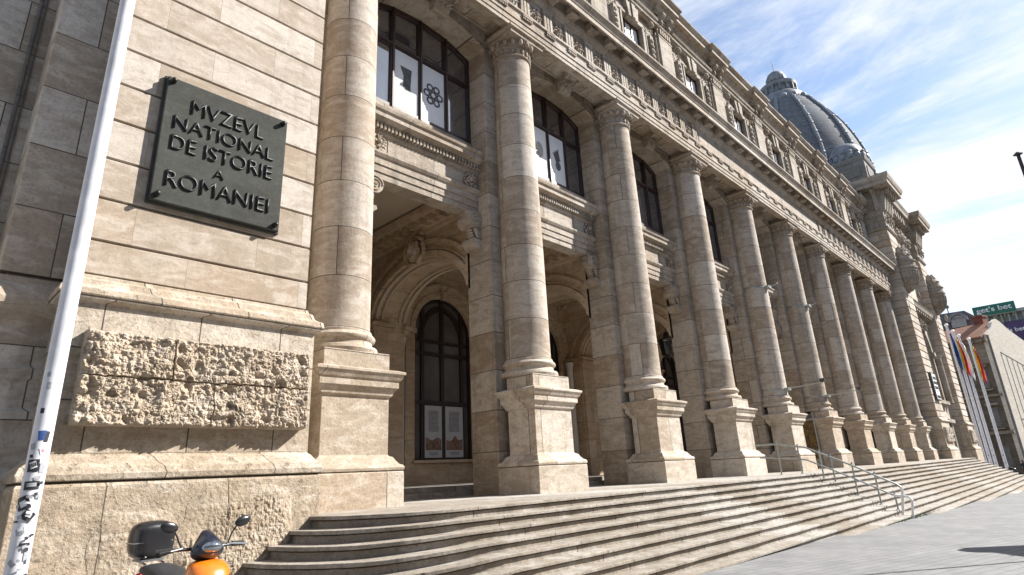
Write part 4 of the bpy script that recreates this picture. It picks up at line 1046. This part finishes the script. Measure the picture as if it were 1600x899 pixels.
# ------------------------------------------------------------------ white pole with stickers (near left)
PXX, PYY = 0.545, -3.0
WP = thing('stickered_pole', 'tall white metal pole at the left covered low down in black and white stickers', 'pole', (PXX, PYY, gz(.5)))
bm = bmesh.new(); lathe(bm, 0, 0, [(.13, 0), (.13, .03), (.082, .05), (.078, 1.0), (.074, 4.0), (.068, 9.0)], 32)
obj('shaft', bm, 'pole', WP, smooth=True)
bm = bmesh.new(); lathe(bm, 0, 0, [(.06, 9.0), (.09, 9.05), (.09, 9.15), (.02, 9.25)], 20); obj('cap', bm, 'pole', WP, smooth=True)
def patch(o, ang, z, w, h, mat, tilt=0.0, lift=0.0):
    bm = bmesh.new(); r = 0.0795 - 0.001 * max(0, (z - 1)) + lift; nx = 6
    vs = []
    for j in (0, 1):
        row = []
        for i in range(nx + 1):
            u = (i / nx - .5) * w; v = (j - .5) * h
            uu = u * math.cos(tilt) - v * math.sin(tilt); vv = u * math.sin(tilt) + v * math.cos(tilt)
            a = ang + uu / r; row.append(bm.verts.new((r * math.cos(a), r * math.sin(a), z + vv)))
        vs.append(row)
    for i in range(nx): bm.faces.new((vs[0][i], vs[0][i + 1], vs[1][i + 1], vs[1][i]))
    return obj('sticker', bm, mat, o)
CA = math.atan2(-9.7 + 3.0, -.46 - .54)
rnd = random.Random(5)
sk = [(2.52, -.5, .03, .045, 'stk_g', .1), (2.42, -.3, .03, .06, 'stk_g', 0), (2.20, -.75 + .3, .03, .045, 'stk_b', 0), (1.99, .0, .06, .08, 'stk_u', .1), (1.98, .45, .03, .09, 'stk_b', -.1), (1.86, .3, .04, .06, 'stk_w', .3), (1.86, .3, .02, .03, 'stk_r', .3), (1.74, -.28, .085, .10, 'stk_b', .05), (1.745, -.28, .05, .055, 'stk_w', .4), (1.72, .55, .04, .08, 'stk_g', 0), (1.58, -.1, .11, .07, 'stk_b', .05), (1.585, -.1, .07, .03, 'stk_g', .05), (1.64, .3, .05, .03, 'stk_g', .2), (1.44, -.55, .10, .11, 'stk_b', .35), (1.435, -.5, .05, .05, 'stk_w', .5), (1.34, .1, .09, .08, 'stk_b', -.6), (1.345, .15, .04, .03, 'stk_w', -.4), (1.22, -.3, .06, .05, 'stk_g', .3), (1.12, .3, .08, .022, 'stk_b', .02), (1.03, .6, .035, .075, 'stk_g', 0), (.98, -.5, .04, .06, 'stk_g', .8), (.88, -.1, .10, .035, 'stk_g', 0), (.82, .1, .12, .02, 'stk_g', .1), (.70, .2, .06, .05, 'stk_r', .1), (.62, .3, .05, .03, 'stk_g', .5), (.46, -.4, .06, .03, 'stk_g', .4), (.38, -.3, .09, .055, 'stk_b', .05), (.21, -.1, .07, .06, 'stk_u', .05), (.21, -.1, .05, .025, 'stk_w', .05), (.10, -.5, .03, .06, 'stk_b', .4), (1.50, .6, .03, .05, 'stk_g', 0), (1.9, -.6, .04, .05, 'stk_g', .3)]
for q in range(46):
    z = rnd.choice([rnd.uniform(.0, 1.9), rnd.uniform(.5, 1.5)]); sk.append((z, rnd.uniform(-.9, .8), rnd.uniform(.015, .045), rnd.uniform(.012, .03), rnd.choice(['stk_g', 'stk_g', 'stk_b', 'stk_w']), rnd.uniform(-.25, .35)))
for i, (z, a, w, h, mt, tl) in enumerate(sk): patch(WP, CA + a, z, w, h, mt, tl, 0.0008 + 0.0002 * i)

# ------------------------------------------------------------------ scooter
def make_scooter(loc, rz, label, paint, paint2, group=None):
    o = thing('motor_scooter', label, 'scooter', loc, rz, group)
    def wheel(x):
        bm = bmesh.new()
        pr = [(.155, -.05), (.19, -.062), (.235, -.05), (.25, 0), (.235, .05), (.19, .062), (.155, .05)]
        rr = []
        for i in range(28):
            a = 2 * PI * i / 28; rr.append([bm.verts.new((x + r_ * math.cos(a), y_, .25 + r_ * math.sin(a))) for r_, y_ in pr])
        for i in range(28):
            A, B = rr[i], rr[(i + 1) % 28]
            for j in range(len(pr)): bm.faces.new((A[j], A[(j + 1) % len(pr)], B[(j + 1) % len(pr)], B[j]))
        w = obj('wheel', bm, 'rubber', o, smooth=True)
        bm = bmesh.new()
        for i in range(6):
            a = PI * i / 3; tube(bm, [(x + .03 * math.cos(a), 0, .25 + .03 * math.sin(a)), (x + .16 * math.cos(a), 0, .25 + .16 * math.sin(a))], .016, 6)
        bmesh.ops.create_cone(bm, cap_ends=True, segments=20, radius1=.05, radius2=.05, depth=.1, matrix=Matrix.Translation((x, 0, .25)) @ Matrix.Rotation(PI / 2, 4, 'X'))
        obj('rim', bm, 'chrome', w)
    wheel(.25); wheel(-1.02)
    def loft(name, secs, mat, n=14, pw=2.6):
        bm = bmesh.new(); rr = []
        for (x, zc, hw, hh) in secs:
            ring = []
            for i in range(n):
                a = 2 * PI * i / n; c, s = math.cos(a), math.sin(a)
                ring.append(bm.verts.new((x, hw * math.copysign(abs(c) ** (2 / pw), c), zc + hh * math.copysign(abs(s) ** (2 / pw), s))))
            rr.append(ring)
        for A, B in zip(rr, rr[1:]):
            for i in range(n): bm.faces.new((A[i], A[(i + 1) % n], B[(i + 1) % n], B[i]))
        bm.faces.new(rr[0]); bm.faces.new(rr[-1])
        ob = obj(name, bm, mat, o, smooth=True)
        md = ob.modifiers.new('sub', 'SUBSURF'); md.levels = 1; md.render_levels = 2
        return ob
    # front shield: vertical loft along z
    def vloft(name, secs, mat, n=16, pw=2.4, parent=None):
        bm = bmesh.new(); rr = []
        for (z, xc, hx, hw) in secs:
            ring = []
            for i in range(n):
                a = 2 * PI * i / n; c, s = math.cos(a), math.sin(a)
                ring.append(bm.verts.new((xc + hx * math.copysign(abs(c) ** (2 / pw), c) * (1 if c > 0 else .5), hw * math.copysign(abs(s) ** (2 / pw), s), z)))
            rr.append(ring)
        for A, B in zip(rr, rr[1:]):
            for i in range(n): bm.faces.new((A[i], A[(i + 1) % n], B[(i + 1) % n], B[i]))
        bm.faces.new(rr[0]); bm.faces.new(rr[-1])
        ob = obj(name, bm, mat, parent or o, smooth=True)
        md = ob.modifiers.new('sub', 'SUBSURF'); md.levels = 1; md.render_levels = 2
        return ob
    vloft('front_shield', [(.34, .02, .06, .17), (.45, .05, .14, .20), (.62, .06, .18, .20), (.76, .04, .18, .185), (.84, .01, .15, .16), (.88, -.02, .09, .11)], paint)
    bm = bmesh.new()      # V grille and nose slots
    for s in (-1, 1):
        for q in range(3):
            tube(bm, [(.245, s * .012, .66 - .05 * q), (.225, s * .08, .70 - .045 * q), (.17, s * (.15 - .012 * q), .745 - .05 * q)], .010, 6)
    obj('nose_grille', bm, 'black', o)
    bm = bmesh.new()
    for s in (-1, 1):
        tube(bm, [(.25, s * .02, .705), (.225, s * .09, .735), (.165, s * .155, .775)], .006, 6)
        tube(bm, [(.26, s * .03, .52), (.235, s * .10, .58), (.165, s * .172, .60)], .006, 6)
    obj('chrome_strip', bm, 'chrome', o)
    for s in (-1, 1):
        bm = bmesh.new(); ball(bm, (.20, s * .115, .50), (.055, .06, .035), 12, 8, Matrix.Rotation(s * -.35, 4, 'Z')); obj('headlight', bm, 'lens', o, smooth=True)
    vloft('handlebar_cowl', [(.86, -.03, .06, .08), (.92, -.01, .13, .16), (.99, .0, .14, .13), (1.05, -.03, .10, .075), (1.10, -.07, .04, .03)], paint2, 12, 1.7)
    bm = bmesh.new(); ball(bm, (.085, 0, .97), (.045, .09, .045), 14, 8); obj('upper_headlight', bm, 'glass', o, smooth=True)
    bm = bmesh.new(); tube(bm, [(-.11, -.36, .96), (-.07, -.24, .965), (-.06, -.10, .96), (-.06, .10, .96), (-.07, .24, .965), (-.11, .36, .96)], .014, 8)
    obj('handlebar', bm, 'black', o)
    for s in (-1, 1):
        bm = bmesh.new(); tube(bm, [(-.075, s * .25, .965), (-.115, s * .37, .96)], .021, 10); obj('grip', bm, 'rubber', o)
        bm = bmesh.new(); tube(bm, [(-.02, s * .20, .975), (.0, s * .30, .965), (-.03, s * .37, .955)], .007, 6); obj('brake_lever', bm, 'chrome', o)
        bm = bmesh.new(); tube(bm, [(-.05, s * .20, .98), (-.06, s * .23, 1.05), (-.05, s * .27, 1.11)], .007, 6)
        rot = Matrix.Rotation(s * .25, 4, 'X'); ball(bm, (-.04, s * .315, 1.14), (.022, .075, .042), 12, 8, rot); mi = obj('mirror', bm, 'black', o, smooth=True)
        bm = bmesh.new(); ball(bm, (-.056, s * .315, 1.14), (.008, .065, .035), 12, 8, rot); obj('mirror_glass', bm, 'chrome', mi, smooth=True)
    loft('footboard', [(-.75, .26, .17, .05), (-.5, .24, .18, .045), (-.2, .24, .19, .045), (.0, .30, .17, .06)], 'black')
    loft('rear_body', [(-1.28, .66, .06, .03), (-1.15, .64, .12, .07), (-.95, .58, .17, .12), (-.72, .52, .18, .17), (-.5, .44, .17, .18), (-.42, .42, .13, .15)], paint)
    loft('seat', [(-1.12, .76, .10, .03), (-1.0, .765, .145, .05), (-.8, .755, .155, .055), (-.6, .72, .15, .05), (-.48, .68, .12, .05), (-.42, .65, .07, .03)], 'vinyl')
    loft('top_case', [(-1.33, 1.0, .13, .10), (-1.31, 1.0, .165, .145), (-1.24, 1.0, .185, .165), (-1.12, 1.0, .188, .168), (-1.04, .995, .172, .15), (-1.02, .99, .135, .11)], 'black', 18, 3.4)
    bm = bmesh.new()
    rr = []
    for (x, hw) in ((-1.325, .14), (-1.30, .168), (-1.24, .19), (-1.12, .192), (-1.05, .175), (-1.03, .14)): rr.append((x, hw))
    pts = [(x, -hw, .985) for x, hw in rr] + [(x, hw, .985) for x, hw in rr[::-1]]; tube(bm, pts, .006, 6); obj('case_trim', bm, 'chrome', o)
    bm = bmesh.new(); tube(bm, [(-1.30, -.08, .84), (-1.0, -.08, .80), (-.95, -.08, .74)], .012, 6); tube(bm, [(-1.30, .08, .84), (-1.0, .08, .80), (-.95, .08, .74)], .012, 6); box(bm, -1.3, -1.08, -.1, .1, .822, .84)
    obj('luggage_rack', bm, 'chrome', o)
    bm = bmesh.new()
    for s in (-1, 1):
        tube(bm, [(-.05 + .02, s * .09, .80), (.25, s * .08, .25)], .018, 8)
    obj('fork', bm, 'steel', o)
    loft('front_fender', [(-.02, .46, .05, .02), (.1, .54, .08, .03), (.25, .555, .085, .03), (.42, .50, .08, .03), (.5, .43, .05, .02)], paint)
    bm = bmesh.new(); tube(bm, [(-.72, -.14, .25), (-.95, -.17, .30), (-1.35, -.19, .42)], .05, 12); obj('exhaust', bm, 'steel', o, smooth=True)
    bm = bmesh.new(); box(bm, -1.15, -.65, .08, .16, .18, .36); obj('engine_cover', bm, 'steel', o, bevel=.03)
    bm = bmesh.new(); ball(bm, (-1.28, 0, .68), (.03, .10, .04), 12, 8); obj('tail_light', bm, 'flag_r', o, smooth=True)
    for s in (-1, 1):
        bm = bmesh.new(); ball(bm, (-1.25, s * .14, .66), (.035, .035, .03), 10, 8); obj('turn_signal', bm, 'orange', o, smooth=True)
    bm = bmesh.new(); box(bm, -1.38, -1.35, -.09, .09, .45, .58); obj('number_plate', bm, 'white', o)
    return o
SC = make_scooter((1.70, -3.90, gz(1.7)), R(-85), 'orange and black motor scooter with a black top case parked below the plaque', 'orange', 'navy'); SC.scale = (1.0, 1.0, 1.06)
make_scooter((77.5, -2.6, gz(77.5)), R(200), 'dark parked scooter far off beside the flagpoles', 'black', 'black')

# ------------------------------------------------------------------ flagpoles far right
def flagpole(x, y, h, flag, label):
    z0 = gz(x); o = thing('flagpole', label, 'flagpole', (x, y, z0), 0, 'white flagpoles past the end of the steps')
    bm = bmesh.new(); lathe(bm, 0, 0, [(.19, 0), (.17, .3), (.155, 1.0), (.14, h * .6), (.11, h)], 16); obj('shaft', bm, 'pole', o, smooth=True)
    bm = bmesh.new(); ball(bm, (0, 0, h + .12), .19, 12, 8); obj('finial', bm, 'white', o, smooth=True)
    bm = bmesh.new()
    for i in range(3): patch_z = .8 + i * .75; box(bm, -.175, -.12, -.06, .05, patch_z, patch_z + .13)
    obj('sticker', bm, 'stk_g', o)
    n, mlen = 8, 3.4
    for bi, mt in enumerate(flag):
        bm = bmesh.new(); rows = []
        for i in range(n + 1):
            z = h - .6 - mlen * i / n; row = []
            for j in range(5):
                t = (bi + j / 4) / len(flag); w = .10 + (.40 if len(flag) == 1 else .52) * t * (0.5 + .5 * math.sin(i / n * 2.6))
                row.append(bm.verts.new((.10 * math.sin(j * 1.9 + i * .8 + bi), -w * .85, z - .5 * t * i / n - t * .5)))
            rows.append(row)
        for a, b_ in zip(rows, rows[1:]):
            for j in range(4): bm.faces.new((a[j], a[j + 1], b_[j + 1], b_[j]))
        f = obj('flag', bm, mt, o, smooth=True); md = f.modifiers.new('th', 'SOLIDIFY'); md.thickness = .015
    return o
flagpole(78.5, -0.35, 16.0, ['flag_b'], 'leftmost of the four white flagpoles, carrying a furled dark blue flag')
flagpole(79.5, -0.65, 15.4, ['flag_y', 'flag_r'], 'second white flagpole from the left with a furled yellow and red flag')
flagpole(80.5, -0.95, 15.0, ['white'], 'third white flagpole from the left with a furled white flag')
flagpole(82.0, -1.6, 14.7, ['flag_y', 'flag_r'], 'rightmost of the four white flagpoles with a yellow and red flag hanging open')

# ------------------------------------------------------------------ background buildings
OB = thing('gabled_building', 'old stone house with rusty red roof and blank pale gable wall beyond the museum', 'building', (100, -1.79, -2.8), R(-20))
# local x along the gable wall, local y into the building
H0 = 15.35 + 2.8
bm = bmesh.new(); v = [(0, 0), (40, 0), (40, -60), (0, -60)]
gp = [(0, 0), (0, H0), (1.6, H0 + .9), (2.6, H0 + 1.8), (3.75, H0 + 2.35), (4.6, H0 + 2.0), (6.2, H0 + 1.0), (9.4, H0 - .4), (16, H0 - 3.6), (16, 0)]
extrude(bm, gp, 'y', -.0, .5); obj('gable_wall', bm, 'render', OB)
bm = bmesh.new()
for i in range(9):
    x = 2.3 + i * 1.15; box(bm, x, x + .06, -.03, .01, 3.0 if i % 2 else 1.0, H0 - 2.4 - .38 * i)
for i in range(8):
    x = 2.3 + i * 1.15; zt = H0 - 2.4 - .38 * i; extrude(bm, [(x, zt), (x + 1.15, zt - .38), (x + 1.15, zt - .30), (x, zt + .08)], 'y', -.032, .01)
box(bm, 2.3, 12, -.032, .01, 6.9, 7.0); obj('panel_joint', bm, 'darkstone', OB)
bm = bmesh.new(); box(bm, .02, 16, .5, 30, 0, H0 - 3.8); box(bm, .02, 4, .5, 30, 0, H0 - .1); obj('stone_facade', bm, 'oldstone', OB)
bm = bmesh.new(); extrude(bm, [(-.7, H0 - .25), (3.75, H0 + 2.2), (8, H0 - .2), (8, H0 - .6), (-.7, H0 - .45)], 'y', .3, 30); obj('roof', bm, 'redroof', OB)
bm = bmesh.new(); box(bm, -.5, .1, .0, 30, H0 - 1.0, H0 - .5); box(bm, -.45, .05, -.0, 30, 5.2, 5.6); box(bm, -.35, .05, 0, 30, 10.0, 10.3)
for i in range(8): box(bm, -.75, .0, .3 + 1.1 * i, .6 + 1.1 * i, H0 - 1.0, H0 - .6)
for i in range(5):
    y = 1.0 + 2.3 * i
    for zz_ in (6.0, 11.0): box(bm, -.3, .05, y - .1, y + 1.5, zz_ + 2.9, zz_ + 3.2); box(bm, -.35, .05, y - .1, y + 1.5, zz_ - .2, zz_)
obj('facade_mouldings', bm, 'oldstone', OB)
for i in range(5):
    y = 1.0 + 2.3 * i
    for zz_ in (6.0, 11.0, 1.2):
        bm = bmesh.new(); box(bm, -.02, .06, y + .25, y + 1.15, zz_ + .1, zz_ + 2.6); obj('window', bm, 'darkstone', OB)
bm = bmesh.new(); box(bm, 3.4, 4.5, 1.4, 2.6, H0 + .5, H0 + 3.1); box(bm, 3.3, 4.6, 1.3, 2.7, H0 + 3.0, H0 + 3.25); obj('chimney', bm, 'brick', OB)
bm = bmesh.new(); tube(bm, [(-.25, -.25, 0), (-.25, -.25, H0 - .2)], .14, 8); obj('downpipe', bm, 'darkstone', OB)

MB = thing('mansard_building', 'dark roofed building with round topped dormer behind the red roof', 'building', (112, 1.5, -3))
bm = bmesh.new(); box(bm, 0, 12, -2, 18, 0, 21.6); obj('wall', bm, 'brick', MB)
bm = bmesh.new(); extrude(bm, [(-2.0, 21.6), (-1.6, 23.2), (-.6, 24.2), (6, 24.4), (18, 24.0), (18, 21.6)], 'x', .2, 11); ball(bm, (2, 4.0, 24.2), (1.6, 1.2, 1.4), 16, 10); obj('mansard_roof', bm, 'slate', MB)
bm = bmesh.new(); arch_o = arc(0.4, 22.6, 1.3, 1.3, 0, 180, 14); arch_i = arc(0.4, 22.6, .95, .95, 0, 180, 14)
for i in range(14): extrude(bm, [arch_o[i], arch_o[i + 1], arch_i[i + 1], arch_i[i]], 'x', -.9, .6)
d_ = obj('dormer', bm, 'lead', MB)
bm = bmesh.new(); extrude(bm, [(1.35, 21.7)] + arc(.4, 22.6, .95, .95, 0, 180, 14) + [(-.55, 21.7)], 'x', -.5, .2); obj('dormer_window', bm, 'glass', d_)
for y, z in ((4.2, 26.0), (1.6, 25.6)):
    bm = bmesh.new(); tube(bm, [(2, y, 24), (2, y, z)], .07, 6); ball(bm, (2, y, z), .32, 10, 8); obj('aerial', bm, 'darkstone', MB)

FB = thing('office_block', 'far grey block with rows of piers under a green rooftop sign', 'building', (152, 0, -4))
bm = bmesh.new(); box(bm, 0, 20, -40, 5.5, 0, 28.8); obj('wall', bm, 'darkstone', FB)
bm = bmesh.new(); box(bm, -.8, 20, -40, 6.2, 30.4, 31.0); box(bm, .3, 20, -40, 5.4, 28.8, 30.4)
for i in range(28): box(bm, -.5, .3, 4.6 - 1.15 * i, 4.85 - 1.15 * i, 27.2, 30.4)
obj('pier', bm, 'concrete', FB)
bm = bmesh.new(); box(bm, 2, 8, -9, -6.0, 31, 34.5); box(bm, 3, 6, -12, -9, 31, 33.6); obj('roof_cabin', bm, 'darkstone', FB)
def signboard(name, label, x, y0, y1, z0, z1, word, mat, tw, th, ty, tz):
    o = thing(name, label, 'sign', (x, 0, z0))
    bm = bmesh.new(); box(bm, 0, .4, y0, y1, 0, z1 - z0); obj('board', bm, mat, o)
    bm = bmesh.new()
    for q in range(5): yy = y0 + (y1 - y0) * (q + .5) / 5; tube(bm, [(.6, yy, -.9), (.6, yy, z1 - z0)], .08, 6)
    obj('support', bm, 'steel', o)
    t = text_mesh(word, tw, th, 0, 0, 0, .08, 'lettering', 'white', o, bold=0.02)
    t.rotation_euler = (0, 0, R(-90)); t.location = (-.04, ty, tz)
    return o
signboard('rooftop_sign', "green rooftop sign reading get's bet in white", 150, -3.7, 3.1, 26.45, 28.4, "get's bet", 'green', 5.7, 1.35, 2.55, .25)
signboard('lower_billboard', 'purple and green billboard ending in et below the rooftop sign', 148, -9.0, -1.2, 20.2, 24.2, "get's bet", 'purple', 4.2, 1.1, .0, 1.6)

# ------------------------------------------------------------------ person far right
PE = thing('person', 'distant person in dark clothes standing beside the parked scooter', 'person', (78.0, -3.35, gz(78)))
me = bpy.data.meshes.new('body')
V = [(0, 0, .95), (0, 0, 1.15), (0, 0, 1.40), (0, 0, 1.50), (0, 0, 1.62), (0, .10, .90), (.03, .11, .48), (0, .12, .06), (.10, .13, .03), (0, -.10, .90), (-.03, -.11, .48), (0, -.12, .06), (.10, -.13, .03), (0, .2, 1.40), (.02, .27, 1.12), (.10, .26, .88), (.12, .25, .80), (0, -.2, 1.40), (.02, -.27, 1.12), (.10, -.26, .88), (.12, -.25, .80), (0, 0, 1.72)]
E_ = [(0, 1), (1, 2), (2, 3), (3, 4), (4, 21), (0, 5), (5, 6), (6, 7), (7, 8), (0, 9), (9, 10), (10, 11), (11, 12), (2, 13), (13, 14), (14, 15), (15, 16), (2, 17), (17, 18), (18, 19), (19, 20)]
RR = [.15, .15, .16, .06, .10, .10, .07, .05, .045, .10, .07, .05, .045, .07, .05, .038, .03, .07, .05, .038, .03, .08]
me.from_pydata(V, E_, []); po = bpy.data.objects.new('body', me); COL.objects.link(po); po.parent = PE
sm = po.modifiers.new('skin', 'SKIN'); po.modifiers.new('sub', 'SUBSURF').levels = 1
for i, r_ in enumerate(RR): me.skin_vertices[0].data[i].radius = (r_, r_)
me.skin_vertices[0].data[0].use_root = True
me.materials.append(MT['jacket'])
bm = bmesh.new(); ball(bm, (-.02, 0, 1.70), (.12, .10, .13), 12, 8); obj('hair', bm, 'hair', PE, smooth=True)
bm = bmesh.new(); ball(bm, (.03, 0, 1.66), (.09, .075, .10), 12, 8); obj('face', bm, 'skin', PE, smooth=True)

# ------------------------------------------------------------------ houses on the other side of the street
for i, (x0, x1, h, lab) in enumerate(((-60, -22, 19, 'ochre street house facing the museum, furthest left of its row'), (-22, 14, 22, 'tall grey street house facing the museum steps'), (14, 52, 17, 'low brown street house facing the middle columns'), (52, 92, 20, 'grey corner house facing the far pavilion'))):
    o = thing('street_house', lab, 'house', (x0, -30, gz(x0) - 1), group=None)
    bm = bmesh.new(); box(bm, 0, x1 - x0 - .02, -14, 0, 0, h); box(bm, -.0, x1 - x0 - .02, -14.3, .5, h, h + .6); obj('wall', bm, ('oldstone', 'darkstone', 'oldstone', 'darkstone')[i], o)
    bm = bmesh.new(); extrude(bm, [(.4, h + .61), (-7, h + 4), (-14, h + .61)], 'x', 0, x1 - x0 - .02); obj('roof', bm, 'redroof', o)
    for q in range(int((x1 - x0) / 4)):
        for st in range(int(h / 4)):
            bm = bmesh.new(); box(bm, 1.3 + q * 4, 2.9 + q * 4, -.05, .03, 1.2 + st * 4, 3.6 + st * 4); obj('window', bm, 'glass', o)

# ------------------------------------------------------------------ street lamp and parasol beyond the right edge
LP = thing('street_post', 'slim dark metal post with flared cap at the right edge', 'post', (14.6, -9.9, gz(14.6)))
zt = 6.2 - gz(14.6)
bm = bmesh.new(); lathe(bm, 0, 0, [(.09, 0), (.06, .4), (.035, .5), (.032, zt - .05)], 14); obj('shaft', bm, 'stk_b', LP, smooth=True)
bm = bmesh.new(); lathe(bm, 0, 0, [(.03, zt - .07), (.085, zt - .05), (.03, zt), (.0, zt + .01)], 14, cap=False); obj('cap', bm, 'stk_b', LP)
RS = thing('round_sign', 'low round sign whose oval shadow falls on the paving near the bottom right', 'sign', (15.6, -8.95, gz(15.6)))
bm = bmesh.new(); tube(bm, [(0, 0, 0), (0, 0, 1.9)], .02, 8); obj('post', bm, 'steel', RS)
bm = bmesh.new(); lathe(bm, 0, 0, [(.30, 1.9), (.33, 1.92), (.33, 1.94), (.1, 1.96)], 28); obj('disc', bm, 'stk_b', RS)
PS = thing('parasol', 'square canvas parasol whose broad shadow falls on the paving at bottom right', 'parasol', (16.7, -10.6, gz(17)))
bm = bmesh.new(); lathe(bm, 0, 0, [(1.45, 2.7), (1.45, 2.72), (.05, 3.5), (.03, 3.48)], 4); obj('canopy', bm, 'canvas', PS)
bm = bmesh.new(); tube(bm, [(0, 0, 0), (0, 0, 3.6)], .03, 8); obj('pole', bm, 'steel', PS)

# weeds along the bottom step
bm = bmesh.new(); rnd = random.Random(2)
for i in range(170):
    x = rnd.gauss(22.5, 1.6); k = 9; y = -2.39 - TR * 9 - .03 - abs(rnd.gauss(0, .05)); z = gz(x) - .01
    a = rnd.uniform(0, 2 * PI); h = rnd.uniform(.03, .09); w = .012
    v1 = bm.verts.new((x - w * math.cos(a), y - w * math.sin(a), z)); v2 = bm.verts.new((x + w * math.cos(a), y + w * math.sin(a), z)); v3 = bm.verts.new((x + rnd.uniform(-.05, .05), y + rnd.uniform(-.05, .05), z + h))
    bm.faces.new((v1, v2, v3))
tag(obj('weeds', bm, 'weed'), 'short green weeds growing along the foot of the steps', 'weeds', kind='stuff')
